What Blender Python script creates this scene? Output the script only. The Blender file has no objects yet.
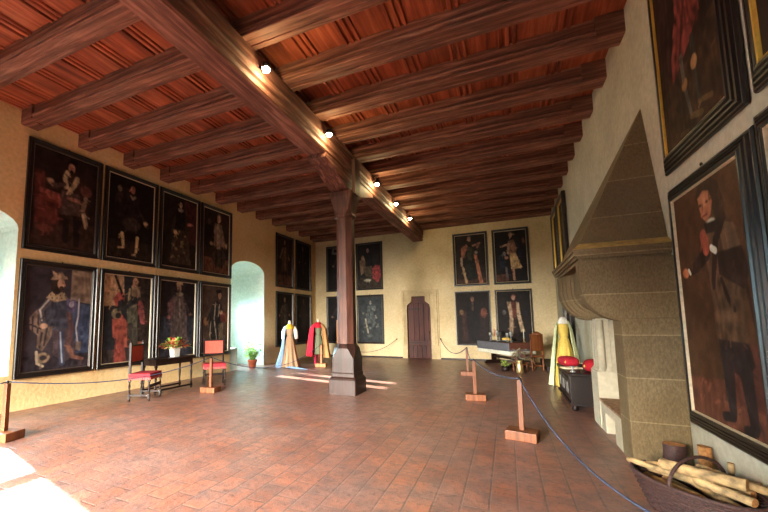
import bpy, bmesh, math, random
import numpy as np
from mathutils import Vector, Matrix
random.seed(7)
S = bpy.context.scene
C = S.collection
PI = math.pi
XL, XR, YF, YN = -8.43, 1.67, 15.63, -5.0      # room shell
ZB = 5.86                                       # underside of the ceiling boards
SUN = Vector((0.979, -0.205, -0.333)).normalized()

def lin(c):
    return tuple(((x/255)/12.92 if x/255 <= .04045 else ((x/255+.055)/1.055)**2.4) for x in c)

# ------------------------------------------------------------------ materials
def nodes(name):
    m = bpy.data.materials.new(name); m.use_nodes = True
    nt = m.node_tree; b = nt.nodes['Principled BSDF']
    return m, nt, b
def nd(nt, t, **kw):
    n = nt.nodes.new(t)
    for k, v in kw.items():
        if k in n.inputs: n.inputs[k].default_value = v
        else: setattr(n, k, v)
    return n
def ramp(nt, fac, stops):
    r = nt.nodes.new('ShaderNodeValToRGB'); nt.links.new(fac, r.inputs[0])
    e = r.color_ramp.elements
    while len(e) < len(stops): e.new(.5)
    for el, (p, c) in zip(e, stops):
        el.position = p; el.color = (*lin(c), 1)
    return r.outputs[0]
def coords(nt, scale=(1, 1, 1), rot=(0, 0, 0)):
    tc = nt.nodes.new('ShaderNodeTexCoord'); mp = nt.nodes.new('ShaderNodeMapping')
    mp.inputs['Scale'].default_value = scale; mp.inputs['Rotation'].default_value = rot
    nt.links.new(tc.outputs['Object'], mp.inputs[0]); return mp.outputs[0]
def bump(nt, b, h, strength=.3, dist=.01):
    bn = nd(nt, 'ShaderNodeBump', Strength=strength, Distance=dist)
    nt.links.new(h, bn.inputs['Height']); nt.links.new(bn.outputs[0], b.inputs['Normal'])
def mixc(nt, a, b, fac, mode='MIX'):
    m = nt.nodes.new('ShaderNodeMix'); m.data_type = 'RGBA'; m.blend_type = mode
    for sock, v in ((m.inputs[0], fac), (m.inputs[6], a), (m.inputs[7], b)):
        if hasattr(v, 'is_linked') or hasattr(v, 'links'): nt.links.new(v, sock)
        elif isinstance(v, (int, float)): sock.default_value = v
        else: sock.default_value = (*lin(v), 1)
    return m.outputs[2]
def flat(name, c, rough=.6, metal=0., var=.12, vs=9., bs=.0, spec=.5):
    m, nt, b = nodes(name)
    n = nd(nt, 'ShaderNodeTexNoise', Scale=vs, Detail=4.); nt.links.new(coords(nt), n.inputs[0])
    c1 = tuple(max(0, x*(1-var)) for x in c); c2 = tuple(min(255, x*(1+var)) for x in c)
    nt.links.new(ramp(nt, n.outputs[0], [(.3, c1), (.7, c2)]), b.inputs['Base Color'])
    b.inputs['Roughness'].default_value = rough; b.inputs['Metallic'].default_value = metal
    b.inputs['Specular IOR Level'].default_value = spec
    if bs: bump(nt, b, n.outputs[0], bs, .01)
    return m
def wood(name, dark, mid, light, axis=0, rough=.55, fine=1., spec=.4):
    m, nt, b = nodes(name)
    sc = [14*fine]*3; sc[axis] = .9*fine
    v = coords(nt, tuple(sc))
    n = nd(nt, 'ShaderNodeTexNoise', Scale=1., Detail=8., Roughness=.65, Distortion=.6); nt.links.new(v, n.inputs[0])
    n2 = nd(nt, 'ShaderNodeTexNoise', Scale=1.7, Detail=3.); nt.links.new(coords(nt), n2.inputs[0])
    c = ramp(nt, n.outputs[0], [(.3, dark), (.5, mid), (.72, light)])
    c2 = ramp(nt, n2.outputs[0], [(.3, (150, 150, 150)), (.7, (255, 255, 255))])
    nt.links.new(mixc(nt, c, c2, .6, 'MULTIPLY'), b.inputs['Base Color'])
    b.inputs['Roughness'].default_value = rough; b.inputs['Specular IOR Level'].default_value = spec
    bump(nt, b, n.outputs[0], .35, .008)
    return m
def plaster(name, c1, c2, c3, sc=.8):
    m, nt, b = nodes(name)
    n = nd(nt, 'ShaderNodeTexNoise', Scale=sc, Detail=7., Roughness=.6); nt.links.new(coords(nt), n.inputs[0])
    n2 = nd(nt, 'ShaderNodeTexNoise', Scale=14., Detail=6.); nt.links.new(coords(nt), n2.inputs[0])
    c = ramp(nt, n.outputs[0], [(.3, c1), (.5, c2), (.7, c3)])
    g = ramp(nt, n2.outputs[0], [(.3, (222, 222, 222)), (.7, (255, 255, 255))])
    nt.links.new(mixc(nt, c, g, .7, 'MULTIPLY'), b.inputs['Base Color'])
    b.inputs['Roughness'].default_value = .9; b.inputs['Specular IOR Level'].default_value = .15
    bump(nt, b, n2.outputs[0], .35, .02)
    return m
def floor_mat():
    m, nt, b = nodes('terracotta_floor')
    br = nt.nodes.new('ShaderNodeTexBrick')
    nt.links.new(coords(nt, (1, 1, 1), (0, 0, PI/2)), br.inputs[0])
    br.inputs['Color1'].default_value = (*lin((154, 94, 68)), 1); br.inputs['Color2'].default_value = (*lin((122, 74, 56)), 1)
    br.inputs['Mortar'].default_value = (*lin((84, 64, 56)), 1)
    for k, v in (('Scale', 1.), ('Mortar Size', .011), ('Mortar Smooth', .5), ('Bias', 0.), ('Brick Width', .33), ('Row Height', .225)):
        br.inputs[k].default_value = v
    n = nd(nt, 'ShaderNodeTexNoise', Scale=1.1, Detail=7., Roughness=.62); nt.links.new(coords(nt), n.inputs[0])
    n2 = nd(nt, 'ShaderNodeTexNoise', Scale=16., Detail=5., Roughness=.7); nt.links.new(coords(nt), n2.inputs[0])
    n3 = nd(nt, 'ShaderNodeTexNoise', Scale=5., Detail=6., Roughness=.7); nt.links.new(coords(nt), n3.inputs[0])
    c = mixc(nt, br.outputs[0], (132, 106, 98), ramp(nt, n.outputs[0], [(.36, (0, 0, 0)), (.64, (225, 225, 225))]))
    c = mixc(nt, c, (92, 78, 76), ramp(nt, n3.outputs[0], [(.42, (0, 0, 0)), (.64, (225, 225, 225))]))
    c = mixc(nt, c, (58, 46, 44), ramp(nt, n2.outputs[0], [(.54, (0, 0, 0)), (.68, (225, 225, 225))]))
    nt.links.new(c, b.inputs['Base Color'])
    r = nt.nodes.new('ShaderNodeMapRange'); nt.links.new(n3.outputs[0], r.inputs[0])
    r.inputs[3].default_value = .22; r.inputs[4].default_value = .5
    nt.links.new(r.outputs[0], b.inputs['Roughness'])
    a = nt.nodes.new('ShaderNodeMath'); a.operation = 'SUBTRACT'
    k_ = nt.nodes.new('ShaderNodeMath'); k_.operation = 'MULTIPLY'; k_.inputs[1].default_value = .3; nt.links.new(br.outputs['Fac'], k_.inputs[0])
    nt.links.new(n2.outputs[0], a.inputs[0]); nt.links.new(k_.outputs[0], a.inputs[1])
    bump(nt, b, a.outputs[0], .5, .012)
    return m
def stone_mat():
    m, nt, b = nodes('sandstone')
    tc = nt.nodes.new('ShaderNodeTexCoord'); sp = nt.nodes.new('ShaderNodeSeparateXYZ'); nt.links.new(tc.outputs['Object'], sp.inputs[0])
    sm = nt.nodes.new('ShaderNodeMath'); sm.operation = 'ADD'; nt.links.new(sp.outputs[0], sm.inputs[0]); nt.links.new(sp.outputs[1], sm.inputs[1])
    cb = nt.nodes.new('ShaderNodeCombineXYZ'); nt.links.new(sm.outputs[0], cb.inputs[0]); nt.links.new(sp.outputs[2], cb.inputs[1])
    br = nt.nodes.new('ShaderNodeTexBrick'); nt.links.new(cb.outputs[0], br.inputs[0])
    br.inputs['Color1'].default_value = (*lin((134, 117, 88)), 1); br.inputs['Color2'].default_value = (*lin((122, 107, 82)), 1)
    br.inputs['Mortar'].default_value = (*lin((160, 144, 112)), 1)
    for k, v in (('Scale', 1.), ('Mortar Size', .007), ('Mortar Smooth', .4), ('Brick Width', 60.), ('Row Height', .47)):
        br.inputs[k].default_value = v
    n = nd(nt, 'ShaderNodeTexNoise', Scale=60., Detail=4., Roughness=.7); nt.links.new(coords(nt, (1, 1, .45)), n.inputs[0])
    n2 = nd(nt, 'ShaderNodeTexNoise', Scale=1.6, Detail=5.); nt.links.new(coords(nt), n2.inputs[0])
    c = mixc(nt, br.outputs[0], ramp(nt, n.outputs[0], [(.35, (185, 185, 185)), (.65, (255, 255, 255))]), .7, 'MULTIPLY')
    c = mixc(nt, c, ramp(nt, n2.outputs[0], [(.35, (215, 205, 190)), (.65, (255, 255, 255))]), .7, 'MULTIPLY')
    nt.links.new(c, b.inputs['Base Color']); b.inputs['Roughness'].default_value = .9; b.inputs['Specular IOR Level'].default_value = .15
    bump(nt, b, n.outputs[0], .5, .012)
    return m
def cloth(name, c, var=.07, rough=.85, sheen=.2):
    m = flat(name, c, rough, 0, var, 24., .15, .2); return m
def emit(name, c, s):
    m = bpy.data.materials.new(name); m.use_nodes = True; nt = m.node_tree; nt.nodes.clear()
    e = nd(nt, 'ShaderNodeEmission', Strength=s); e.inputs[0].default_value = (*c, 1)
    o = nt.nodes.new('ShaderNodeOutputMaterial'); nt.links.new(e.outputs[0], o.inputs[0]); return m
def glass_mat():
    m = bpy.data.materials.new('window_glass'); m.use_nodes = True; nt = m.node_tree; nt.nodes.clear()
    t = nt.nodes.new('ShaderNodeBsdfTransparent'); g = nd(nt, 'ShaderNodeBsdfGlossy', Roughness=.03)
    mx = nd(nt, 'ShaderNodeMixShader'); mx.inputs[0].default_value = .06
    o = nt.nodes.new('ShaderNodeOutputMaterial')
    nt.links.new(t.outputs[0], mx.inputs[1]); nt.links.new(g.outputs[0], mx.inputs[2]); nt.links.new(mx.outputs[0], o.inputs[0]); return m
def paint_mat():
    m, nt, b = nodes('oil_paint')
    a = nt.nodes.new('ShaderNodeAttribute'); a.attribute_name = 'Col'
    n = nd(nt, 'ShaderNodeTexNoise', Scale=40., Detail=5.); nt.links.new(coords(nt), n.inputs[0])
    g = ramp(nt, n.outputs[0], [(.3, (205, 205, 205)), (.7, (255, 255, 255))])
    nt.links.new(mixc(nt, a.outputs[0], g, .6, 'MULTIPLY'), b.inputs['Base Color'])
    b.inputs['Roughness'].default_value = .55; b.inputs['Specular IOR Level'].default_value = .1
    bump(nt, b, n.outputs[0], .1, .003)
    return m
M = {}
M['beam'] = wood('beam_wood', (72, 42, 33), (118, 74, 58), (176, 126, 104), 0, .68, 1., .25)
M['girder'] = wood('girder_wood', (70, 40, 33), (114, 72, 60), (172, 122, 104), 1, .68, 1., .25)
M['post'] = wood('pillar_wood', (48, 26, 20), (84, 48, 36), (116, 72, 54), 2)
M['postdark'] = wood('dark_pillar_base', (26, 13, 10), (46, 26, 20), (70, 42, 34), 2, .4)
M['board'] = wood('ceiling_board_wood', (94, 42, 27), (154, 76, 48), (196, 116, 80), 1, .68, .7, .25)
M['wallL'] = plaster('ochre_plaster', (212, 178, 124), (226, 196, 142), (232, 208, 160))
M['wallF'] = plaster('cream_plaster', (190, 168, 128), (206, 186, 146), (216, 198, 160))
M['wallR'] = plaster('pale_plaster', (168, 160, 140), (182, 174, 152), (194, 186, 164))
M['reveal'] = plaster('white_limewash', (196, 206, 196), (208, 216, 204), (218, 224, 212))
M['floor'] = floor_mat()
M['stone'] = stone_mat()
M['trimstone'] = plaster('pale_sandstone', (180, 160, 122), (194, 174, 136), (204, 186, 148), 3.)
M['black'] = flat('ebonised_frame', (24, 19, 17), .32, 0, .25, 20)
M['gold'] = flat('gilt_slip', (206, 168, 74), .35, .5, .05, 30)
M['cream'] = flat('worn_pale_slip', (180, 164, 134), .45, .1, .08, 30)
M['dim'] = flat('dark_slip', (70, 60, 50), .45, .1, .2, 30)
M['paint'] = paint_mat()
M['dark'] = wood('dark_walnut', (16, 9, 7), (30, 16, 12), (52, 28, 22), 2, .45, 1., .25)
M['door'] = wood('door_wood', (52, 20, 16), (84, 36, 28), (110, 54, 40), 2, .6)
M['oak'] = wood('stand_wood', (78, 40, 20), (122, 68, 34), (152, 94, 52), 2, .5)
M['oaklight'] = wood('light_stand_wood', (160, 104, 60), (192, 134, 82), (210, 156, 104), 2, .5)
M['red'] = cloth('crimson_upholstery', (150, 42, 50)); M['fringe'] = cloth('faded_rose_fringe', (176, 84, 84))
M['orange'] = cloth('faded_coral_leather', (184, 82, 68))
M['rope'] = cloth('blue_rope', (66, 74, 98))
M['iron'] = flat('black_iron', (26, 24, 24), .5, .6)
M['brass'] = flat('aged_brass', (190, 160, 112), .3, .8)
M['pewter'] = flat('pewter', (150, 152, 150), .35, .7)
M['glass'] = glass_mat()
M['terra'] = flat('terracotta_pot', (168, 84, 54), .8)
M['white'] = flat('white_ceramic', (226, 224, 216), .35, 0, .05)
M['leaf'] = flat('green_leaf', (112, 160, 62), .45, 0, .3, 30)
M['leaf2'] = flat('yellow_green_leaf', (170, 196, 84), .45, 0, .25, 30)
M['soil'] = flat('potting_soil', (60, 44, 34), .95)
M['bulb'] = emit('lamp_glow', (1., .86, .5), 60.)
M['wicker'] = flat('dark_wicker', (58, 36, 32), .7, 0, .4, 60)
M['bark'] = flat('birch_bark', (150, 124, 86), .8, 0, .35, 14, .4)
M['endgrain'] = flat('log_end_grain', (166, 112, 62), .8, 0, .2, 40)

# ------------------------------------------------------------------ objects
def setp(o, label=None, cat=None, group=None, kind=None):
    if label: o['label'] = label
    if cat: o['category'] = cat
    if group: o['group'] = group
    if kind: o['kind'] = kind
    return o
def empty(name, loc=(0, 0, 0), rz=0, label=None, cat=None, group=None):
    o = bpy.data.objects.new(name, None); C.objects.link(o); o.location = loc; o.rotation_euler = (0, 0, rz)
    o.empty_display_size = .1
    return setp(o, label, cat, group)
def dup(o, parent=None):
    c = o.copy(); C.objects.link(c); c.parent = parent
    for ch in list(o.children): dup(ch, c)
    return c
class MB:
    def __init__(s): s.v = []; s.f = []; s.mi = []; s.sm = []
    def add(s, vs, fs, mi=0, smooth=False):
        n = len(s.v); s.v += [tuple(v) for v in vs]
        for f in fs: s.f.append([i+n for i in f]); s.mi.append(mi); s.sm.append(smooth)
        return s
    def box(s, x0, x1, y0, y1, z0, z1, mi=0):
        vs = [(x, y, z) for x in (x0, x1) for y in (y0, y1) for z in (z0, z1)]
        return s.add(vs, [(0, 1, 3, 2), (4, 6, 7, 5), (0, 4, 5, 1), (2, 3, 7, 6), (0, 2, 6, 4), (1, 5, 7, 3)], mi)
    def cbox(s, c, d, mi=0):
        return s.box(c[0]-d[0]/2, c[0]+d[0]/2, c[1]-d[1]/2, c[1]+d[1]/2, c[2]-d[2]/2, c[2]+d[2]/2, mi)
    def bevbox(s, x0, x1, y0, y1, z0, z1, b=.01, mi=0):
        bm = bmesh.new(); bmesh.ops.create_cube(bm, size=1)
        for v in bm.verts:
            v.co = ((x0+x1)/2+v.co.x*(x1-x0), (y0+y1)/2+v.co.y*(y1-y0), (z0+z1)/2+v.co.z*(z1-z0))
        bmesh.ops.bevel(bm, geom=list(bm.edges), offset=b, segments=2, affect='EDGES', profile=.6)
        bm.verts.index_update()
        s.add([v.co[:] for v in bm.verts], [[v.index for v in f.verts] for f in bm.faces], mi); bm.free(); return s
    def lathe(s, prof, c=(0, 0, 0), n=20, mi=0, smooth=True, fn=None):
        vs = []
        for j, (r, z) in enumerate(prof):
            for i in range(n):
                a = 2*PI*i/n; k = fn(a, z, j) if fn else 1.
                vs.append((c[0]+r*k*math.cos(a), c[1]+r*k*math.sin(a), c[2]+z))
        fs = [(j*n+i, j*n+(i+1) % n, (j+1)*n+(i+1) % n, (j+1)*n+i) for j in range(len(prof)-1) for i in range(n)]
        fs.append(tuple(range(n))[::-1]); fs.append(tuple((len(prof)-1)*n+i for i in range(n)))
        return s.add(vs, fs, mi, smooth)
    def tube(s, pts, rad, n=8, mi=0, smooth=True, flatz=1.):
        pts = [Vector(p) for p in pts]
        if not isinstance(rad, (list, tuple)): rad = [rad]*len(pts)
        vs = []; up = Vector((0, 0, 1))
        for i, p in enumerate(pts):
            t = (pts[min(i+1, len(pts)-1)]-pts[max(i-1, 0)]).normalized()
            u = t.cross(up)
            if u.length < 1e-3: u = t.cross(Vector((0, 1, 0)))
            u.normalize(); w = u.cross(t)
            for k in range(n):
                a = 2*PI*k/n; vs.append(p+u*rad[i]*math.cos(a)+w*rad[i]*math.sin(a)*flatz)
        m = len(pts)
        fs = [(j*n+k, j*n+(k+1) % n, (j+1)*n+(k+1) % n, (j+1)*n+k) for j in range(m-1) for k in range(n)]
        fs += [tuple(range(n))[::-1], tuple((m-1)*n+k for k in range(n))]
        return s.add(vs, fs, mi, smooth)
    def prism(s, poly, fn, a, b, mi=0, smooth=False):
        """poly 2D list; fn(p, t) -> 3D; extruded from t=a to t=b"""
        n = len(poly); vs = [fn(p, a) for p in poly]+[fn(p, b) for p in poly]
        fs = [(i, (i+1) % n, n+(i+1) % n, n+i) for i in range(n)]
        fs += [tuple(range(n))[::-1], tuple(range(n, 2*n))]
        return s.add(vs, fs, mi, smooth)
    def build(s, name, mats, parent=None, loc=(0, 0, 0), rz=0):
        me = bpy.data.meshes.new(name); me.from_pydata(s.v, [], s.f)
        if not isinstance(mats, (list, tuple)): mats = [mats]
        for m in mats: me.materials.append(m)
        me.polygons.foreach_set('material_index', s.mi); me.polygons.foreach_set('use_smooth', s.sm)
        bm = bmesh.new(); bm.from_mesh(me); bmesh.ops.recalc_face_normals(bm, faces=bm.faces); bm.to_mesh(me); bm.free()
        me.update()
        o = bpy.data.objects.new(name, me); C.objects.link(o); o.parent = parent; o.location = loc; o.rotation_euler = (0, 0, rz)
        return o

# ------------------------------------------------------------------ camera
cam = bpy.data.cameras.new('camera'); co = bpy.data.objects.new('camera', cam); C.objects.link(co)
F, CX, CY, PITCH, YAW, ROLL = 363.4, 334.5, 287.0, .0950, .4420, .0120
Rz = Matrix.Rotation(YAW, 3, 'Z'); Rx = Matrix.Rotation(PITCH, 3, 'X'); Ry = Matrix.Rotation(ROLL, 3, 'Y')
Mw = Rz @ Rx @ Ry @ Matrix(((1, 0, 0), (0, 0, -1), (0, 1, 0)))      # camera looks down its -Z
co.matrix_world = Matrix.Translation((0, 0, 1.6)) @ Mw.to_4x4()
cam.sensor_width = 36; cam.lens = F*36/768; cam.shift_x = (384-CX)/768; cam.shift_y = (CY-256)/768
cam.clip_start = .05
S.camera = co

# ------------------------------------------------------------------ shell
fm = MB(); fm.box(XL-1.95, XR+.4, YN-.4, YF+.4, -.2, 0)
setp(fm.build('floor', M['floor']), kind='structure')
cm = MB(); cm.box(XL-.3, XR+.3, YN-.3, YF+.3, ZB, ZB+.15)
ceil = setp(cm.build('ceiling', M['board']), kind='structure')
rb = MB()
x = -2.626-.71*9
while x < XR-.1:
    if x > XL+.1:
        for dx in (-.10, 0, .10):
            p = [(-.036, 0), (-.036, -.018), (-.022, -.034), (.022, -.034), (.036, -.018), (.036, 0)]
            if abs(dx) > 0: p = [(a*.75, b) for a, b in p]
            rb.prism(p, lambda q, t, x=x, dx=dx: (x+dx+q[0], t, ZB+q[1]), YN, YF)
    x += .71
o = rb.build('batten_ribs', M['board'], ceil)

def arched_wall():
    m = MB(); T = 1.8; H = 6.0
    ops = [(-3.6, -1.7, .67, 3.45), (1.73, 3.6, .67, 3.45), (9.59, 11.46, 0., 3.42)]  # first embrasure is unseen, added behind the camera to bring in light
    cur = YN
    X0 = XL
    def q(a, b, c, d, mi=0): m.add([a, b, c, d], [(0, 1, 2, 3)], mi)
    for (y0, y1, zs, zt) in ops:
        q((X0, cur, 0), (X0, y0, 0), (X0, y0, H), (X0, cur, H))
        if zs > 0: q((X0, y0, 0), (X0, y1, 0), (X0, y1, zs), (X0, y0, zs))
        n = 14; w = (y1-y0)/2; yc = (y0+y1)/2; rise = .4
        arc = [(yc-w*math.cos(PI*i/n), zt+rise*math.sin(PI*i/n)) for i in range(n+1)]
        for i in range(n):
            (ya, za), (yb, zb) = arc[i], arc[i+1]
            q((X0, ya, za), (X0, yb, zb), (X0, yb, H), (X0, ya, H))
            q((X0, ya, za), (X0, yb, zb), (X0-T, yb, zb), (X0-T, ya, za), 1)
        q((X0, y0, zs), (X0, y0, zt), (X0-T, y0, zt), (X0-T, y0, zs), 1)
        q((X0, y1, zs), (X0, y1, zt), (X0-T, y1, zt), (X0-T, y1, zs), 1)
        if zs > 0: q((X0, y0, zs), (X0, y1, zs), (X0-T, y1, zs), (X0-T, y0, zs), 1)
        # back panel of the embrasure with the glazed hole
        g0, g1, b0, b1 = y0+.08, y1-.05, 1.17, 2.62
        Xb = X0-T
        q((Xb, y0, zs), (Xb, y1, zs), (Xb, y1, b0), (Xb, y0, b0), 1)
        q((Xb, y0, b0), (Xb, g0, b0), (Xb, g0, b1), (Xb, y0, b1), 1)
        q((Xb, g1, b0), (Xb, y1, b0), (Xb, y1, b1), (Xb, g1, b1), 1)
        m.add([(Xb, y0, b1), (Xb, y1, b1)]+[(Xb, a, b) for a, b in arc[::-1]], [tuple(range(n+3))], 1)
        cur = y1
    q((X0, cur, 0), (X0, YF, 0), (X0, YF, H), (X0, cur, H))
    # outer skin so the wall has its real thickness (with matching holes left open by strips)
    Xo = X0-T-.05
    cur = YN
    for (y0, y1, zs, zt) in ops:
        g0, g1, b0, b1 = y0+.08, y1-.05, 1.17, 2.62
        q((Xo, cur, 0), (Xo, g0, 0), (Xo, g0, H), (Xo, cur, H))
        q((Xo, g0, 0), (Xo, g1, 0), (Xo, g1, b0), (Xo, g0, b0)); q((Xo, g0, b1), (Xo, g1, b1), (Xo, g1, H), (Xo, g0, H))
        cur = g1
    q((Xo, cur, 0), (Xo, YF, 0), (Xo, YF, H), (Xo, cur, H))
    q((X0, YN, H), (X0, YF, H), (Xo, YF, H), (Xo, YN, H))
    me = m.build('wall_left', [M['wallL'], M['reveal']])
    setp(me, kind='structure')
    for i, (y0, y1, zs, zt) in enumerate(ops):
        g0, g1, b0, b1 = y0+.08, y1-.05, 1.17, 2.62; Xb = X0-T-.03
        w = MB()
        for a, b in ((g0, g0+.05), (g1-.05, g1)): w.box(Xb-.03, Xb+.03, a, b, b0, b1)
        for a, b in ((b0, b0+.05), (b1-.05, b1)): w.box(Xb-.03, Xb+.03, g0, g1, a, b)
        if i == 2:
            w.box(Xb-.05, Xb+.05, 10.28, 10.70, b0, b1); w.box(Xb-.05, Xb+.05, 11.0, 11.41, b0, b1)
        else:
            w.box(Xb-.04, Xb+.04, g0, g1, 1.86, 1.96)
        wo = setp(w.build('window_%d' % (i+1), M['white']), kind='structure')
        p = MB(); p.box(Xb-.004, Xb+.004, g0+.04, g1-.04, b0+.04, b1-.04); p.build('pane', M['glass'], wo)
    # stone window seat inside the far embrasure
    s = MB(); s.bevbox(XL-1.75, XL-.02, 9.6, 9.98, 0, .74, .01)
    setp(s.build('trim_1', M['reveal']), kind='structure')
arched_wall()

DX0, DX1 = -3.93, -2.93
wf = MB()
wf.box(XL-.3, DX0, YF, YF+.35, 0, 6); wf.box(DX1, XR+.3, YF, YF+.35, 0, 6); wf.box(DX0, DX1, YF, YF+.35, 2.64, 6); wf.box(DX0, DX1, YF+.3, YF+.35, 0, 2.64)
setp(wf.build('wall_far', M['wallF']), kind='structure')
wr = MB(); wr.box(XR, XR+.35, YN-.3, YF+.35, 0, 6)
setp(wr.build('wall_right', M['wallR']), kind='structure')
wn = MB()
NW = [(-7.3, -5.6), (-4.2, -2.5)]  # both openings are unseen, added behind the camera for fill light
cur = XL-.3
for a, b in NW:
    wn.box(cur, a, YN-.4, YN, 0, 6); wn.box(a, b, YN-.4, YN, 0, .8); wn.box(a, b, YN-.4, YN, 3.6, 6); cur = b
wn.box(cur, XR+.3, YN-.4, YN, 0, 6)
setp(wn.build('wall_near', M['dark']), kind='structure')  # unseen wall made dark to cut bounce onto the beams
for i, (a, b) in enumerate(NW):  # frames for the added fill openings, out of view
    w = MB(); w.box(a, a+.06, YN-.33, YN-.27, .8, 3.6); w.box(b-.06, b, YN-.33, YN-.27, .8, 3.6); w.box((a+b)/2-.03, (a+b)/2+.03, YN-.33, YN-.27, .8, 3.6)
    w.box(a, b, YN-.33, YN-.27, .8, .86); w.box(a, b, YN-.33, YN-.27, 3.54, 3.6); w.box(a, b, YN-.33, YN-.27, 2.2, 2.26)
    wo = setp(w.build('window_%d' % (i+4), M['white']), kind='structure')
    p = MB(); p.box(a+.03, b-.03, YN-.302, YN-.298, .83, 3.57); p.build('pane', M['glass'], wo)
# thin dark strips that paint in the shade at the foot of the far wall
bb = MB(); bb.box(XL, -4.16, YF-.025, YF, 0, .06); bb.box(-2.56, .7, YF-.025, YF, 0, .06)
setp(bb.build('baseboard_far', M['dark']), kind='structure')

# stone door surround
ds = MB()
zt = 2.92
for k, (o0, o1, dep) in enumerate(((0, .06, .05), (.06, .10, .11), (.10, .15, .07), (.15, .205, .04))):
    xa, xb = -4.14+o0, -2.58-o0; xa2, xb2 = -4.14+o1, -2.58-o1; z1, z2 = zt-o0, zt-o1
    zb = .55 if k < 3 else 0.
    ds.box(xa, xa2, YF-dep, YF, zb, z1); ds.box(xb2, xb, YF-dep, YF, zb, z1); ds.box(xa2, xb2, YF-dep, YF, z2, z1)
ds.box(-4.14, DX0-.0, YF-.045, YF, 0, .55); ds.box(DX1, -2.58, YF-.045, YF, 0, .55)
# shouldered corners that narrow the head of the doorway
def sh(q, t): return (q[0], t, q[1])
ds.prism([(DX0, 2.715), (DX0, 2.12), (DX0+.03, 2.28), (DX0+.13, 2.36), (DX0+.21, 2.42), (DX0+.21, 2.64), (DX1-.21, 2.64), (DX1-.21, 2.42), (DX1-.13, 2.36), (DX1-.03, 2.28), (DX1, 2.12), (DX1, 2.715)], sh, YF-.035, YF+.12)
ds.prism([(DX0-.01, 0), (DX0, 0), (DX0, 2.7), (DX0-.01, 2.7)], sh, YF-.035, YF)
setp(ds.build('trim_2', M['trimstone']), kind='structure')
dr = MB(); dr.box(DX0+.01, DX1-.01, YF+.16, YF+.22, 0, 2.63)
for i in range(4):
    xx = DX0+.1+i*.205
    dr.bevbox(xx, xx+.17, YF+.13, YF+.17, .75, 2.35, .012)
dr.box(DX0+.02, DX1-.02, YF+.12, YF+.17, .55, .75); dr.box(DX0+.02, DX1-.02, YF+.13, YF+.17, 2.36, 2.62)
for i in range(5):
    xx = DX0+.04+i*.19
    dr.bevbox(xx, xx+.15, YF+.135, YF+.17, .03, .53, .01)
door = setp(dr.build('door_1', M['door']), kind='structure')
dh = MB(); dh.lathe([(.03, 0), (.035, .01), (.02, .02)], (0, 0, 0), 10); dh.tube([(.0, -.02, .02), (.0, -.07, .0), (0, -.05, -.09)], .012)
dh.build('door_handle', M['iron'], door, (DX1-.09, YF+.12, 1.12))
for z in (.66, 2.1):
    h = MB(); h.box(DX0+.03, DX0+.55, YF+.112, YF+.125, z-.02, z+.02); h.build('strap_hinge', M['iron'], door)

# ------------------------------------------------------------------ ceiling beams and girder
def prof(hw, H):
    half = [(hw-.045, H), (hw-.045, .19), (hw-.03, .175), (hw-.03, .165), (hw-.008, .14), (hw, .12), (hw-.006, .1), (hw-.03, .088), (hw-.03, .07), (hw-.012, .058), (hw, .04), (hw, .008), (hw-.01, .0), (hw-.09, .0), (hw-.095, .012), (hw-.11, .012)]
    return [(-a, b) for a, b in half]+[(a, b) for a, b in half[::-1]]
nb = {11: 'nearest the far wall', 10: 'second from the far wall', 9: 'third from the far wall', 8: 'fourth from the far wall', 7: 'fifth from the far wall',
      6: 'sixth from the far wall', 5: 'seventh from the far wall', 4: 'eighth from the far wall', 3: 'ninth from the far wall', 2: 'tenth from the far wall',
      1: 'eleventh from the far wall', 0: 'twelfth from the far wall', -1: 'thirteenth from the far wall',
      -2: 'fourteenth from the far wall, overhead', -3: 'fifteenth from the far wall, overhead', -4: 'sixteenth from the far wall, above the camera',
      -5: 'seventeenth from the far wall, behind the camera', -6: 'eighteenth from the far wall, behind the camera'}
ZBM = 5.525
bm0 = MB()
L = XR-XL
bm0.prism(prof(.152, ZB-ZBM), lambda q, t: (t, q[0], q[1]), .32, L-.32)
pe = [(-.152, ZB-ZBM), (-.152, .02), (-.135, .0), (.135, .0), (.15, .03), (.165, .12), (.16, ZB-ZBM)]
bm0.prism(pe, lambda q, t: (t, q[0], q[1]), 0, .34); bm0.prism(pe, lambda q, t: (t, q[0], q[1]), L-.34, L)
sk = math.atan2(.30, L)
b0 = None
for k in range(-6, 12):
    y = 3.51+.16+1.053*k
    if b0 is None: b0 = bm0.build('ceiling_beam', M['beam']); o = b0
    else: o = b0.copy(); C.objects.link(o)
    o.location = (XL, y-.0, ZBM); o.rotation_euler = (0, 0, sk if k < 11 else sk*.55)
    setp(o, 'red-brown moulded timber ceiling beam, '+nb[k], 'beam', 'cross beams of the ceiling')
wp = MB(); wp.prism(pe, lambda q, t: (t, YF-.13+q[0]*.8, 5.50+q[1]), XL, XR)
setp(wp.build('trim_3', M['beam']), kind='structure')

GX = -3.36
g = MB()
gp = [(.25, .5), (.25, .27), (.225, .25), (.225, .21), (.245, .19), (.245, .15), (.21, .12), (.21, .085), (.225, .07), (.225, .03), (.2, 0)]
gp = [(-a, b) for a, b in gp]+[(a, b) for a, b in gp[::-1]]
g.prism(gp, lambda q, t: (GX+q[0], t, 5.025+q[1]), YN, YF)
gir = setp(g.build('girder', M['girder']), 'long moulded main girder running from overhead to the far wall on the central pillar', 'girder')

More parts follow.
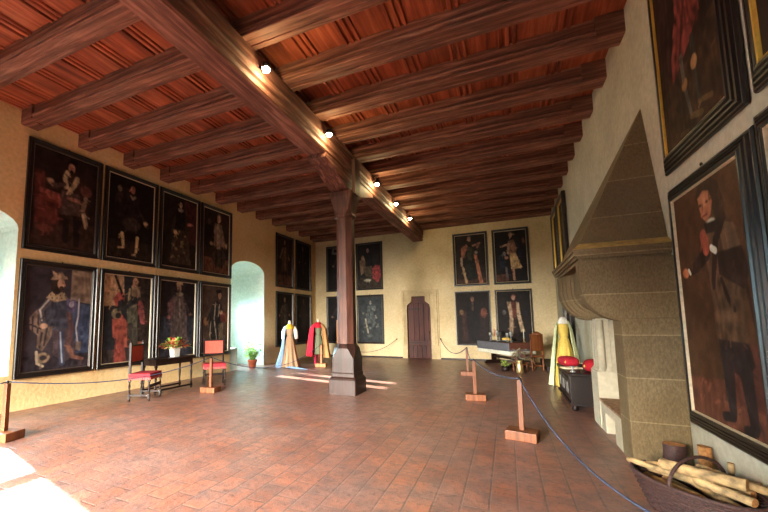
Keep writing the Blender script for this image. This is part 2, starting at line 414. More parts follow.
# central pillar
PX, PY = GX, 7.74
pl = empty('wooden_pillar', (PX, PY, 0), 0, 'tall chamfered wooden pillar on a dark square pedestal in the middle of the hall', 'pillar')
def octa(w, c):  # square w with chamfer c
    h = w/2; return [(h, -h+c), (h, h-c), (h-c, h), (-h+c, h), (-h, h-c), (-h, -h+c), (-h+c, -h), (h-c, -h)]
def loft(mb, rings, mi=0):
    n = len(rings[0][0]); vs = []
    for poly, z in rings: vs += [(a, b, z) for a, b in poly]
    fs = [(j*n+i, j*n+(i+1) % n, (j+1)*n+(i+1) % n, (j+1)*n+i) for j in range(len(rings)-1) for i in range(n)]
    fs += [tuple(range(n))[::-1], tuple((len(rings)-1)*n+i for i in range(n))]
    return mb.add(vs, fs, mi)
s = MB(); loft(s, [(octa(.40, .11), 1.0), (octa(.385, .11), 4.02)]); s.build('shaft', M['post'], pl)
s = MB(); loft(s, [(octa(.66, .02), 0), (octa(.66, .02), .31), (octa(.62, .03), .35), (octa(.56, .03), .38)]); s.build('plinth', M['postdark'], pl)
s = MB(); loft(s, [(octa(.55, .01), .37), (octa(.55, .01), .45), (octa(.53, .01), .47), (octa(.53, .012), .78), (octa(.52, .14), 1.0), (octa(.41, .12), 1.10)]); s.build('pedestal', M['postdark'], pl)
s = MB(); loft(s, [(octa(.39, .11), 4.0), (octa(.46, .12), 4.03), (octa(.47, .12), 4.07), (octa(.42, .1), 4.11), (octa(.44, .05), 4.2), (octa(.54, .04), 4.5), (octa(.54, .04), 4.62)]); s.build('capital', M['post'], pl)
s = MB()
bp = [(-1.42, 5.025), (-1.42, 4.93), (-1.3, 4.92), (-.35, 4.62), (.35, 4.62), (1.3, 4.92), (1.42, 4.93), (1.42, 5.025)]
s.prism(bp, lambda q, t: (t, q[0], q[1]), -.21, .21); s.build('bracket_beam', M['girder'], pl)
s = MB(); s.box(.255, .33, -.16, .16, 4.55, 5.38); s.box(-.33, -.255, -.16, .16, 4.55, 5.38); s.build('cheek_board', M['post'], pl)
for yy in (-1.2, 1.2):
    s = MB(); s.lathe([(.03, 0), (.03, .02), (.015, .03)], (0, yy, 4.9), 8); s.build('bolt', M['iron'], pl)

# ------------------------------------------------------------------ ceiling lamps
lampnames = ['nearest the camera', 'just before the pillar head', 'just beyond the pillar head', 'second beyond the pillar', 'farthest from the camera']
for i, y in enumerate((4.09, 6.17, 9.09, 10.95, 12.77)):
    e = empty('ceiling_lamp', (-3.0, y, 5.29), 0, 'small glowing spotlight clamped beside the main girder, '+lampnames[i], 'lamp', 'spotlights along the girder')
    h = MB(); h.lathe([(.03, .09), (.055, .08), (.06, 0.0), (.052, 0.0)], (0, 0, 0), 14)
    h.tube([(-.02, 0, .05), (-.12, 0, .05)], .012); h.build('housing', M['iron'], e)
    b = MB(); b.lathe([(.025, -.055), (.05, -.038), (.058, -.005), (.045, .01)], (0, 0, 0), 14); b.build('bulb', M['bulb'], e)
    l = bpy.data.lights.new('lamp_light', 'POINT'); l.energy = 14; l.specular_factor = .25; l.color = (1., .76, .34); l.shadow_soft_size = .05
    lo = bpy.data.objects.new('lamp_light', l); C.objects.link(lo); lo.location = (-2.96, y, 5.2)

# ------------------------------------------------------------------ paintings
class Art:
    def __init__(s, w, h, bg, seed=0, res=70, noise=.25):
        s.nx = res; s.ny = int(res*h/w); s.w = w; s.h = h
        s.u, s.v = np.meshgrid(np.linspace(0, 1, s.nx), np.linspace(0, 1, s.ny))
        rng = np.random.RandomState(seed); s.rng = rng
        s.c = np.ones((s.ny, s.nx, 3))*np.array(lin(bg)); s.soft = 1.2/s.nx
        s.n1 = s.noise(5); s.n2 = s.noise(14)
        s.c *= (1+noise*(s.n1-.5)*2)[..., None]; s.m = (1., 0.); s.bgc = s.c.copy()
    def fit(s, a, b, A, B):
        k = (B-A)/(b-a); s.m = (k, A-a*k); return s
    def T(s, pts): return [(x, y*s.m[0]+s.m[1]) for x, y in pts]
    def noise(s, k):
        g = s.rng.rand(int(k*1.6)+3, k+3); y = s.v*(g.shape[0]-2); x = s.u*(g.shape[1]-2)
        yi = y.astype(int); xi = x.astype(int); fy = y-yi; fx = x-xi
        fx = fx*fx*(3-2*fx); fy = fy*fy*(3-2*fy)
        return (g[yi, xi]*(1-fx)+g[yi, xi+1]*fx)*(1-fy)+(g[yi+1, xi]*(1-fx)+g[yi+1, xi+1]*fx)*fy
    def put(s, mask, col, fold=.25):
        col = np.array(lin(col)); k = (1+fold*2*(s.n2-.5)+fold*.6*np.sin(s.u*70+s.n1*9))[..., None]
        s.c = s.c*(1-mask[..., None])+np.clip(col*k, 0, 1)*mask[..., None]
        return s
    def e(s, cx, cy, rx, ry, col, rot=0, fold=.15):
        cy = cy*s.m[0]+s.m[1]; dx = s.u-cx; dy = (s.v-cy); a = s.h/s.w
        if rot:
            c, q = math.cos(rot), math.sin(rot); dya = dy*a; dx, dy = dx*c+dya*q, (-dx*q+dya*c)/a
        d = np.sqrt((dx/rx)**2+(dy/ry)**2); m = np.clip((1-d)*min(rx, ry)/s.soft+.5, 0, 1); return s.put(m, col, fold)
    def p(s, pts, col, fold=.25):
        pts = s.T(pts); n = len(pts); inside = np.zeros(s.u.shape, bool); dist = np.full(s.u.shape, 9.)
        for i in range(n):
            x0, y0 = pts[i]; x1, y1 = pts[(i+1) % n]
            cond = ((y0 > s.v) != (y1 > s.v))
            with np.errstate(divide='ignore', invalid='ignore'):
                xi = (x1-x0)*(s.v-y0)/((y1-y0) if y1 != y0 else 1e-9)+x0
            inside ^= cond & (s.u < xi)
            ex, ey = x1-x0, y1-y0; t = np.clip(((s.u-x0)*ex+(s.v-y0)*ey)/(ex*ex+ey*ey+1e-12), 0, 1)
            dist = np.minimum(dist, np.hypot(s.u-x0-t*ex, s.v-y0-t*ey))
        sd = np.where(inside, dist, -dist); return s.put(np.clip(sd/s.soft+.5, 0, 1), col, fold)
    def l(s, pts, w, col, fold=.15):
        pts = s.T(pts)
        if not isinstance(w, (list, tuple)): w = [w]*len(pts)
        for i in range(len(pts)-1):
            x0, y0 = pts[i]; x1, y1 = pts[i+1]; a = s.h/s.w
            ex, ey = x1-x0, (y1-y0)*a; t = np.clip(((s.u-x0)*ex+(s.v-y0)*a*ey)/(ex*ex+ey*ey+1e-12), 0, 1)
            d = np.hypot(s.u-x0-t*ex, (s.v-y0)*a-t*ey); r = w[i]+(w[i+1]-w[i])*t
            s.put(np.clip((r-d)/s.soft+.5, 0, 1), col, fold)
        return s
    def head(s, x, y, r, skin=(196, 144, 108), hair=(40, 26, 20), beard=False):
        s.e(x, y-.01, r*1.25, r*1.05, hair); s.e(x, y+.004, r*.85, r*.82, skin, 0, .1)
        s.e(x-r*.3, y-.004, r*.13, r*.07, (60, 34, 26)); s.e(x+r*.3, y-.004, r*.13, r*.07, (60, 34, 26))
        s.l([(x, y), (x+r*.08, y+r*.25)], r*.07, (150, 96, 70)); s.l([(x-r*.2, y+r*.42), (x+r*.2, y+r*.42)], r*.06, (130, 56, 48))
        if beard: s.e(x, y+r*.55, r*.5, r*.4, hair)
        return s

def brushwork(a, n=260):
    """loose strokes that break the flat shapes up, colour taken from the paint below them"""
    a.m = (1., 0.); base = a.c.copy(); rg = a.rng
    for _ in range(n):
        x, y = rg.rand(), rg.rand(); i, j = int(y*(a.ny-1)), int(x*(a.nx-1)); col = base[i, j]
        fig = np.abs(col-a.bgc[i, j]).sum() > .02
        k = (.55+1.1*rg.rand()) if fig else (.7+.6*rg.rand())
        col = np.clip(col*k*np.array([1.08, 1., .9])+ (.006 if fig else 0), 0, 1)
        L = .02+.07*rg.rand(); th = (.5+.28*rg.randn())*PI; x1, y1 = x+L*math.cos(th), y+L*.6*math.sin(th)
        ex, ey = x1-x, (y1-y)*a.h/a.w; t = np.clip(((a.u-x)*ex+(a.v-y)*a.h/a.w*ey)/(ex*ex+ey*ey+1e-9), 0, 1)
        d = np.hypot(a.u-x-t*ex, (a.v-y)*a.h/a.w-t*ey); r = .006+.012*rg.rand()
        m = np.clip((r-d)/a.soft+.5, 0, 1)*.7
        a.c = a.c*(1-m[..., None])+col*m[..., None]
def painting(wall, u0, u1, z0, z1, art, label, fw=.11, slip='cream', depth=.06, slipw=.018, cat='painting', group='framed full-length portraits', ornate=0, dk=.84, sat=.3):
    brushwork(art, 90 if art.nx > 100 else 260)
    g_ = art.c @ np.array([.3, .6, .1]); art.c = art.c*(1-sat)+g_[..., None]*sat*np.array([1.12, 1., .86])
    w, h = abs(u1-u0), z1-z0; uc = (u0+u1)/2
    off = .012
    if wall == 'L': loc, rz = (XL+off, uc, z0), PI/2
    elif wall == 'R': loc, rz = (XR-off, uc, z0), -PI/2
    else: loc, rz = (uc, YF-off, z0), 0
    e = empty('framed_portrait', loc, rz, label, cat, group)
    # frame: mitred sweep, outwards profile (inset, height off the wall)
    if ornate:
        k = fw/.15; pr = [(0, 0), (0, .018), (.012*k, .03), (.026*k, .03), (.034*k, .022), (.046*k, .044), (.062*k, .048), (.07*k, .038), (.08*k, .056), (.096*k, .06), (.104*k, .05), (.118*k, .066), (.134*k, .068), (fw, .06), (fw, .0)]
    else:
        pr = [(0, 0), (0, depth*.75), (.01, depth), (.025, depth), (.035, depth*.75), (fw*.55, depth*.6), (fw*.75, depth*.75), (fw*.9, depth*.7), (fw, depth*.45), (fw, 0)]
    def sweep(mb, pr):
        n = len(pr); vs = []
        for ins, d in pr:
            vs += [(-w/2+ins, -d, ins), (w/2-ins, -d, ins), (w/2-ins, -d, h-ins), (-w/2+ins, -d, h-ins)]
        fs = []
        for j in range(n):
            j2 = (j+1) % n
            for i in range(4): fs.append((j*4+i, j*4+(i+1) % 4, j2*4+(i+1) % 4, j2*4+i))
        mb.add(vs, fs)
    m = MB(); sweep(m, pr); m.build('frame', M['black'], e)
    m = MB(); a = fw-.002; sweep(m, [(a, .004), (a, depth*.55 if not ornate else .06), (a+slipw*.5, depth*.6 if not ornate else .057), (a+slipw, .016 if not ornate else .04), (a+slipw, .004)]); m.build('slip', M[slip], e)
    # canvas as a coloured grid
    ins = fw+slipw-.004; cw, ch = w-2*ins, h-2*ins
    nx, ny = art.nx, art.ny
    X = (art.u-.5)*cw; Z = ins+(1-art.v)*ch
    vs = np.stack([X, np.full_like(X, -.012 if not ornate else -.038), Z], -1).reshape(-1, 3)
    idx = np.arange(nx*ny).reshape(ny, nx)
    fs = np.stack([idx[:-1, :-1], idx[1:, :-1], idx[1:, 1:], idx[:-1, 1:]], -1).reshape(-1, 4)
    me = bpy.data.meshes.new('canvas'); me.from_pydata(vs.tolist(), [], fs.tolist())
    at = me.color_attributes.new('Col', 'FLOAT_COLOR', 'POINT')
    art.c = np.clip(art.c, 0, 1); art.c = art.c*dk*(.75+.5*art.n2[..., None])
    col = np.concatenate([np.clip(art.c, 0, 1), np.ones((ny, nx, 1))], -1).astype(np.float32)
    at.data.foreach_set('color', col.ravel()); me.materials.append(M['paint']); me.update()
    o = bpy.data.objects.new('canvas', me); C.objects.link(o); o.parent = e
    # little hanging hook on top
    hk = MB(); hk.lathe([(.012, 0), (.012, .02), (.005, .03)], (0, -.02, h-.002), 8); hk.build('hook', M['iron'], e)
    return e

#ART#

# --- left wall, upper row
ZT, ZM, ZN, Z0 = 5.346, 3.084, 2.888, .588
A_ = (3.657, 5.12); B_ = (5.181, 6.621); C_ = (6.691, 8.111); D_ = (8.175, 9.547)
a = Art(1.2, 2, (44, 32, 30), 1); a.fit(0.25, 0.95, 0.12, 0.93)
a.p([(.05, .8), (1, .74), (1, 1), (0, 1)], (66, 44, 38), .2)
a.p([(.02, .35), (.16, .36), (.18, .56), (.42, .56), (.4, .8), (.05, .82)], (104, 42, 40)); a.p([(.1, .5), (.4, .52), (.42, .62), (.1, .6)], (138, 58, 48))
a.e(.2, .85, .12, .04, (120, 60, 50)); a.p([(.44, .3), (.72, .3), (.9, .45), (.85, .75), (.6, .8), (.42, .62)], (56, 36, 34))
a.l([(.5, .6), (.52, .93)], .05, (34, 26, 26)); a.l([(.66, .6), (.7, .95)], .05, (34, 26, 26)); a.p([(.42, .48), (.72, .48), (.74, .68), (.42, .7)], (84, 66, 60))
a.l([(.5, .3), (.46, .36), (.5, .44)], .035, (196, 176, 130)); a.l([(.66, .33), (.62, .4), (.56, .46)], .035, (186, 166, 120))
a.l([(.45, .42), (.3, .46), (.26, .42)], .04, (84, 60, 54)); a.e(.24, .42, .05, .02, (180, 140, 100)); a.e(.82, .43, .1, .06, (120, 66, 56)); a.e(.62, .54, .09, .02, (190, 120, 90))
a.l([(.82, .5), (.78, .62), (.84, .74)], .035, (150, 130, 100)); a.l([(.78, .66), (.84, .78)], .02, (200, 180, 130))
a.head(.56, .25, .065, (176, 116, 90), (26, 20, 20), True); a.p([(.48, .2), (.54, .16), (.66, .17), (.66, .215)], (20, 16, 18))
painting('L', *A_, ZM, ZT, a, 'bearded nobleman portrait with fur collar and red table, upper row far left', .1, 'dim', dk=.8)
a = Art(1.2, 2, (30, 24, 22), 2); a.fit(0.22, 0.95, 0.12, 0.93)
a.p([(0, .82), (1, .8), (1, 1), (0, 1)], (48, 36, 30)); a.e(.38, .42, .26, .22, (40, 30, 28)); a.p([(.28, .3), (.66, .3), (.72, .6), (.6, .72), (.24, .7)], (36, 26, 26))
a.e(.5, .62, .2, .08, (66, 54, 48)); a.e(.22, .25, .045, .04, (130, 100, 78)); a.e(.22, .34, .07, .05, (60, 44, 40)); a.l([(.3, .74), (.34, .88)], [.035, .025], (222, 190, 120)); a.l([(.34, .89), (.24, .9)], .018, (206, 170, 110))
a.l([(.64, .76), (.62, .92)], [.035, .025], (222, 190, 120)); a.l([(.6, .95), (.54, .96)], .018, (206, 170, 110)); a.l([(.7, .48), (.82, .57)], .03, (56, 44, 40)); a.e(.82, .57, .05, .025, (214, 170, 110))
a.head(.5, .22, .06, (186, 112, 84), (24, 16, 16)); a.l([(.46, .3), (.5, .33), (.56, .3)], .02, (150, 130, 110))
painting('L', *B_, ZM, ZT, a, 'dark portrait of a man with pale stockings, upper row second from left', .1, 'cream')
a = Art(1.2, 2, (44, 34, 28), 3); a.fit(0.17, 0.95, 0.1, 0.95)
a.p([(.6, .1), (1, .12), (1, .7), (.74, .6)], (78, 34, 36)); a.e(.5, .5, .26, .24, (58, 46, 36)); a.p([(.3, .6), (.75, .6), (.85, .95), (.2, .95)], (74, 58, 44))
for i in range(16): a.e(.28+.45*random.random(), .5+.42*random.random(), .02+.02*random.random(), .015, (150, 124, 80))
a.e(.36, .55, .05, .03, (236, 184, 110)); a.e(.8, .4, .09, .02, (200, 110, 90)); a.p([(.38, .25), (.62, .25), (.66, .5), (.34, .5)], (34, 26, 26)); a.head(.5, .17, .05, (210, 170, 130), (36, 24, 20)); a.e(.5, .24, .07, .025, (150, 140, 130))
painting('L', *C_, ZM, ZT, a, 'murky brown portrait of a figure with red drapery, upper row third from the left', .1, 'cream')
a = Art(1.2, 2, (56, 40, 32), 4); a.fit(0.22, 0.92, 0.11, 0.9)
a.p([(0, .8), (1, .8), (1, 1), (0, 1)], (120, 68, 44)); a.p([(.42, .3), (.68, .3), (.9, .62), (.3, .62)], (138, 108, 84)); a.e(.6, .78, .26, .16, (74, 60, 50)); a.e(.2, .5, .2, .2, (34, 26, 24)); a.e(.2, .3, .07, .05, (100, 70, 56))
a.e(.3, .6, .06, .03, (200, 150, 90)); a.e(.88, .58, .05, .03, (206, 170, 110)); a.p([(.5, .3), (.62, .3), (.66, .66), (.5, .66)], (170, 140, 110)); a.head(.58, .22, .075, (196, 150, 116), (110, 74, 50)); a.l([(.5, .68), (.48, .92)], .03, (50, 36, 30)); a.l([(.7, .68), (.72, .92)], .03, (50, 36, 30))
painting('L', *D_, ZM, ZT, a, 'portrait of a figure in pale dress, upper row beside the arched window', .1, 'cream')
# --- left wall, lower row
a = Art(1.2, 2, (60, 54, 64), 5, 110)
a.p([(.66, 0), (1, 0), (1, .35), (.66, .31)], (128, 108, 90)); a.p([(.6, .33), (1, .36), (1, 1), (.58, 1)], (56, 72, 104)); a.p([(0, .86), (1, .86), (1, 1), (0, 1)], (54, 46, 56))  # blues partly paint in the window sheen on this canvas
a.p([(.32, .3), (.66, .3), (.72, .5), (.66, .68), (.42, .7), (.3, .5)], (66, 70, 88)); a.p([(.42, .62), (.7, .6), (.8, .86), (.62, .94), (.44, .86)], (84, 68, 76))
a.p([(.08, .5), (.17, .42), (.27, .5), (.3, .6), (.2, .66), (.09, .6)], (138, 112, 96)); a.p([(.2, .62), (.42, .57), (.4, .68), (.28, .82), (.2, .78)], (116, 94, 80))
for q in ([(.12, .48), (.13, .62)], [(.2, .46), (.2, .64)], [(.26, .64), (.24, .78)], [(.33, .6), (.3, .76)], [(.1, .56), (.24, .6)]): a.l(q, .014, (60, 52, 60))
a.l([(.34, .33), (.22, .43), (.27, .54)], [.05, .045, .04], (92, 84, 94)); a.l([(.33, .32), (.215, .42), (.25, .52)], .012, (190, 186, 180)); a.e(.28, .575, .055, .026, (196, 150, 118))
a.p([(.29, .3), (.38, .23), (.56, .24), (.62, .31), (.42, .34)], (176, 148, 108))
for k in range(12): a.e(.33+.024*k, .27+.03*((k*7) % 3-1), .008, .008, (60, 48, 44))
a.p([(.6, .3), (.75, .31), (.76, .4), (.69, .46), (.61, .41)], (84, 76, 112)); a.e(.68, .36, .04, .03, (156, 150, 172)); a.l([(.8, .3), (.8, .48), (.77, .6), (.82, .78)], .012, (172, 172, 190))
a.l([(.64, .46), (.7, .6), (.66, .8)], .04, (104, 72, 74)); a.l([(.54, .64), (.56, .8), (.58, .95)], .038, (60, 74, 104)); a.l([(.53, .64), (.55, .78), (.58, .94)], .011, (166, 182, 208))
a.l([(.68, .8), (.74, .89), (.9, .92)], [.04, .032, .026], (132, 82, 66)); a.p([(.78, .74), (.88, .74), (.86, .84), (.78, .82)], (126, 106, 96)); a.e(.29, .88, .1, .05, (150, 124, 94)); a.e(.3, .88, .055, .025, (62, 54, 60)); a.l([(.2, .82), (.22, .93), (.3, .96)], .018, (196, 176, 140))
a.e(.44, .19, .085, .075, (54, 40, 36)); a.e(.5, .155, .055, .05, (200, 148, 116)); a.e(.51, .195, .036, .02, (62, 42, 34)); a.e(.53, .15, .011, .006, (40, 26, 24)); a.l([(.55, .15), (.565, .17)], .007, (160, 108, 84))
a.p([(.34, .12), (.38, .08), (.58, .075), (.6, .1), (.46, .115)], (168, 138, 106)); a.p([(.38, .09), (.36, .03), (.44, .05), (.5, .03), (.56, .08)], (176, 146, 112))
painting('L', *A_, Z0, ZN, a, 'bluish portrait of a king in a feathered hat, lower row far left', .1, 'dim', dk=.9)
a = Art(1.2, 2, (44, 48, 56), 6, 90); a.fit(0.09, 0.8, 0.06, 0.8)
a.p([(0, 0), (.38, 0), (.42, .36), (0, .38)], (188, 148, 104)); a.p([(.62, 0), (1, 0), (1, 1), (.7, 1)], (56, 44, 40)); a.p([(0, .85), (1, .85), (1, 1), (0, 1)], (62, 52, 50))
a.p([(.18, .3), (.3, .2), (.42, .24), (.4, .36), (.24, .38)], (178, 64, 54)); a.p([(.18, .52), (.36, .46), (.5, .56), (.5, .7), (.56, .84), (.3, .82), (.2, .68)], (176, 70, 48)); a.p([(.26, .74), (.44, .78), (.5, 1), (.24, 1)], (152, 54, 42)); a.p([(.6, .78), (.84, .78), (.86, 1), (.6, 1)], (206, 104, 72))
a.p([(.72, .28), (.84, .34), (.9, .58), (.8, .58), (.72, .44)], (158, 70, 72)); a.p([(.46, .3), (.66, .3), (.72, .46), (.7, .7), (.6, .78), (.5, .6)], (104, 104, 84)); a.l([(.56, .6), (.58, .8)], .07, (66, 60, 56)); a.l([(.66, .64), (.68, .8)], .06, (84, 80, 68))
a.e(.26, .46, .1, .06, (140, 126, 90)); a.e(.3, .48, .06, .035, (44, 42, 44)); a.p([(.28, .32), (.7, .22), (.76, .3), (.44, .42), (.28, .4)], (46, 48, 50)); a.l([(.5, .34), (.3, .42)], .03, (52, 54, 56)); a.l([(.2, .03), (.38, .26)], .026, (46, 34, 40))
a.p([(.56, .14), (.74, .14), (.76, .26), (.56, .26)], (150, 124, 92)); a.head(.64, .09, .07, (200, 148, 112), (70, 46, 34)); a.l([(.52, .18), (.5, .3)], .02, (180, 160, 110))
painting('L', *B_, Z0, ZN, a, 'portrait in red and green with a long staff, behind the left red chair', .1, 'cream')
a = Art(1.2, 2, (46, 36, 40), 7); a.fit(0.14, 0.9, 0.08, 0.92)
a.p([(0, .5), (1, .5), (1, 1), (0, 1)], (54, 56, 70)); a.p([(.36, .24), (.66, .24), (.78, .5), (.8, .9), (.3, .9), (.3, .5)], (98, 80, 78)); a.p([(.2, .34), (.36, .24), (.4, .36), (.34, .5), (.2, .46)], (112, 72, 74)); a.e(.24, .5, .05, .025, (190, 104, 92)); a.e(.86, .46, .04, .02, (160, 120, 90)); a.l([(.68, .3), (.84, .44)], .04, (72, 54, 54))
a.head(.52, .14, .07, (180, 130, 104), (40, 28, 26), True); a.p([(.42, .1), (.46, .06), (.62, .06), (.62, .1)], (180, 150, 100)); a.e(.54, .215, .1, .03, (150, 130, 104)); a.l([(.54, .28), (.56, .5)], .02, (150, 122, 96))
painting('L', *C_, Z0, ZN, a, 'portrait of a bearded figure in grey robe, behind the white flower pot', .1, 'cream')
a = Art(1.2, 2, (90, 68, 56), 8, 80)
a.p([(0, .8), (1, .8), (1, 1), (0, 1)], (74, 58, 52)); a.p([(.36, .3), (.56, .2), (.74, .28), (.8, .5), (.7, .86), (.3, .86), (.26, .56)], (48, 42, 44)); a.l([(.5, .26), (.46, .5), (.56, .8)], .02, (182, 164, 140)); a.l([(.66, .28), (.62, .46)], .018, (160, 144, 124)); a.l([(.34, .54), (.3, .74), (.36, .88)], .016, (180, 160, 130))
a.p([(.68, .38), (.94, .38), (.96, .56), (.7, .54)], (132, 56, 42)); a.e(.72, .4, .07, .03, (214, 164, 116)); a.e(.16, .54, .09, .06, (160, 110, 66)); a.p([(.62, .58), (.8, .56), (.84, .86), (.66, .88)], (120, 96, 66)); a.l([(.36, .36), (.2, .52)], .03, (58, 50, 50)); a.head(.66, .13, .075, (204, 148, 112), (30, 22, 22)); a.e(.62, .08, .1, .03, (34, 26, 26))
painting('L', *D_, Z0, ZN, a, 'portrait of a man in black with red cloth, lower row beside arched window', .1, 'cream')
# --- left wall beyond the window
E_ = (12.215, 13.519); F_ = (13.751, 15.083)
def small(seed, bg, robe, skin, robe2, xs=.5, wide=.2, legs=None, ground=None, extra=None, res=50):
    a = Art(1.2, 2, bg, seed, res).fit(.17, .92, .11, .93)
    if ground: a.p([(0, .8), (1, .78), (1, 1), (0, 1)], ground)
    if extra == 'red': a.p([(.6, .5), (.95, .46), (1, .74), (.9, .86), (.66, .74)], (168, 40, 44))
    a.p([(xs-wide*.5, .25), (xs+wide*.5, .25), (xs+wide, .5), (xs+wide*.9, .72), (xs-wide*.9, .72), (xs-wide, .48)], robe); a.p([(xs-.05, .26), (xs+.06, .26), (xs+.1, .7), (xs-.06, .7)], robe2)
    a.l([(xs-wide*.6, .3), (xs-wide*1.3, .46)], .04, robe2); a.e(xs-wide*1.35, .47, .035, .02, skin); a.l([(xs+wide*.6, .3), (xs+wide*1.25, .44)], .035, robe)
    a.e(xs+wide*1.25, .45, .035, .02, skin)
    if legs: a.l([(xs-.07, .7), (xs-.09, .92)], .03, legs); a.l([(xs+.08, .7), (xs+.1, .92)], .03, legs)
    a.head(xs, .17, .06, skin, (36, 26, 22)); return a
painting('L', *E_, 3.047, 5.28, small(11, (58, 38, 30), (84, 62, 46), (170, 120, 90), (130, 92, 64), .5, .22, (40, 28, 26), (112, 66, 44)), 'brown portrait past the arched window, upper left of the four near the corner', .07, 'dim')
painting('L', *F_, 3.047, 5.28, small(12, (38, 28, 28), (26, 22, 24), (150, 104, 80), (56, 40, 38), .45, .18, (30, 24, 24)), 'very dark portrait past the arched window, upper right of the four near the corner', .07, 'dim')
painting('L', *E_, .618, 2.86, small(13, (44, 34, 32), (66, 52, 46), (180, 130, 100), (90, 74, 64), .5, .25), 'dark portrait behind the cream gown, lower left of the four near the corner', .07, 'dim')
painting('L', *F_, .618, 2.86, small(14, (34, 26, 30), (44, 34, 40), (120, 84, 70), (60, 40, 44), .5, .22), 'dark portrait behind the red cape, lower right of the four near the corner', .07, 'dim')
# --- far wall, left of the door
H_ = (-6.259, -4.973); G_ = (-7.806, -6.52)
a = small(15, (34, 28, 30), (28, 24, 28), (150, 110, 84), (50, 44, 44), .55, .22); a.e(.35, .14, .16, .08, (100, 104, 96)); a.e(.36, .14, .08, .04, (50, 40, 40))
painting('F', *G_, 3.02, 5.214, a, 'dark portrait on the far wall half hidden by the pillar, upper row', .07, 'dim')
a = Art(1.2, 2, (40, 34, 34), 16, 60); a.p([(0, .75), (1, .75), (1, 1), (0, 1)], (60, 48, 38)); a.p([(.3, .22), (.62, .2), (.66, .5), (.3, .5)], (26, 24, 28)); a.p([(.08, .36), (.3, .3), (.36, .6), (.14, .7)], (128, 94, 66)); a.e(.22, .3, .06, .05, (176, 130, 96))
a.p([(.62, .56), (.76, .48), (.96, .5), (1, .74), (.86, .88), (.64, .78)], (176, 44, 50)); a.e(.42, .82, .14, .03, (190, 176, 150)); a.p([(.3, .5), (.62, .5), (.6, .74), (.34, .74)], (90, 74, 50)); a.head(.45, .14, .06, (176, 120, 110), (30, 24, 24))
painting('F', *H_, 3.02, 5.214, a, 'portrait with bright red drape, far wall upper row just right of the pillar', .07, 'dim')
painting('F', *G_, .59, 2.794, small(17, (30, 26, 30), (36, 30, 34), (120, 90, 70), (46, 40, 44), .5, .24), 'dark portrait on the far wall half hidden by the pillar, lower row', .07, 'dim')
a = Art(1.2, 2, (52, 60, 66), 18, 60)
for i in range(50): a.e(.15+.7*random.random(), .3+.6*random.random(), .03+.03*random.random(), .02, random.choice([(86, 96, 98), (66, 76, 80), (112, 112, 100), (52, 54, 62)]))  # grey blotches paint the window sheen into the canvas
a.p([(.4, .2), (.62, .2), (.72, .6), (.3, .6)], (76, 86, 90)); a.head(.52, .13, .05, (150, 146, 136), (54, 60, 66)); a.e(.68, .26, .07, .06, (104, 112, 112)); a.l([(.3, .5), (.4, .8)], .03, (150, 140, 110))
painting('F', *H_, .59, 2.794, a, 'grey-green mottled portrait, far wall lower row just right of the pillar', .07, 'dim')
# --- far wall, right of the door
I_ = (-1.913, -.583); J_ = (-.414, .882)
a = Art(1.2, 2, (40, 30, 28), 19, 70); a.fit(0.11, 0.9, 0.08, 0.95); a.p([(0, .85), (1, .85), (1, 1), (0, 1)], (70, 44, 34)); a.p([(.32, .22), (.62, .2), (.66, .5), (.7, .86), (.36, .88), (.34, .5)], (34, 34, 32)); a.p([(.2, .28), (.38, .2), (.44, .26), (.3, .42), (.2, .5)], (160, 84, 58)); a.l([(.2, .46), (.2, .6)], .035, (184, 150, 120)); a.l([(.24, .64), (.34, .92)], .035, (190, 150, 106))
a.p([(.62, .4), (.72, .42), (.9, .96), (.78, .98)], (184, 104, 64)); a.l([(.6, .24), (.82, .2), (.74, .28)], .03, (150, 96, 74)); a.e(.7, .37, .05, .03, (150, 130, 120)); a.p([(.4, .26), (.56, .26), (.56, .5), (.42, .5)], (54, 58, 44)); a.head(.48, .11, .06, (168, 124, 100), (60, 54, 50))
painting('F', *I_, 2.97, 5.159, a, 'portrait of a figure in an orange cloak, upper row right of the door', .08, 'cream')
a = Art(1.2, 2, (30, 24, 28), 20, 70); a.p([(0, .86), (.4, .84), (.4, 1), (0, 1)], (90, 50, 34)); a.p([(.44, .2), (.62, .18), (.7, .36), (.66, .46), (.46, .46)], (128, 84, 62)); a.p([(.46, .45), (.66, .44), (.84, .74), (.5, .76)], (196, 156, 92)); a.l([(.56, .74), (.58, .96)], .035, (176, 120, 84)); a.l([(.44, .26), (.2, .3)], .03, (184, 132, 104)); a.l([(.46, .26), (.42, .44)], .035, (170, 130, 104))
a.p([(.68, .22), (.84, .3), (.84, .6), (.72, .5)], (26, 28, 50)); a.p([(.1, .48), (.34, .44), (.36, .74), (.1, .76)], (32, 38, 52)); a.e(.3, .44, .05, .035, (150, 140, 150)); a.e(.36, .53, .06, .03, (180, 110, 90)); a.l([(.34, .72), (.36, .9)], .03, (96, 88, 100)); a.e(.92, .22, .05, .06, (104, 60, 50)); a.head(.52, .08, .06, (186, 136, 104), (84, 54, 36))
painting('F', *J_, 2.97, 5.159, a, 'portrait in a golden skirt, upper row rightmost on the far wall', .08, 'cream')
a = Art(1.2, 2, (34, 24, 24), 21, 60); a.p([(.1, .4), (.9, .4), (.84, 1), (.1, 1)], (42, 26, 28)); a.p([(.34, .2), (.62, .2), (.72, .5), (.66, .95), (.36, .95), (.3, .5)], (24, 20, 26)); a.p([(.14, .36), (.28, .34), (.3, .95), (.16, .95)], (62, 34, 30)); a.e(.14, .38, .07, .05, (126, 90, 50)); a.e(.84, .4, .09, .1, (116, 56, 40)); a.head(.5, .12, .06, (150, 100, 80), (40, 26, 24)); a.l([(.5, .2), (.5, .34)], .03, (80, 60, 40))
painting('F', *I_, .584, 2.764, a, 'near-black portrait of a dark red robed figure, lower row right of the door', .06, 'dim')
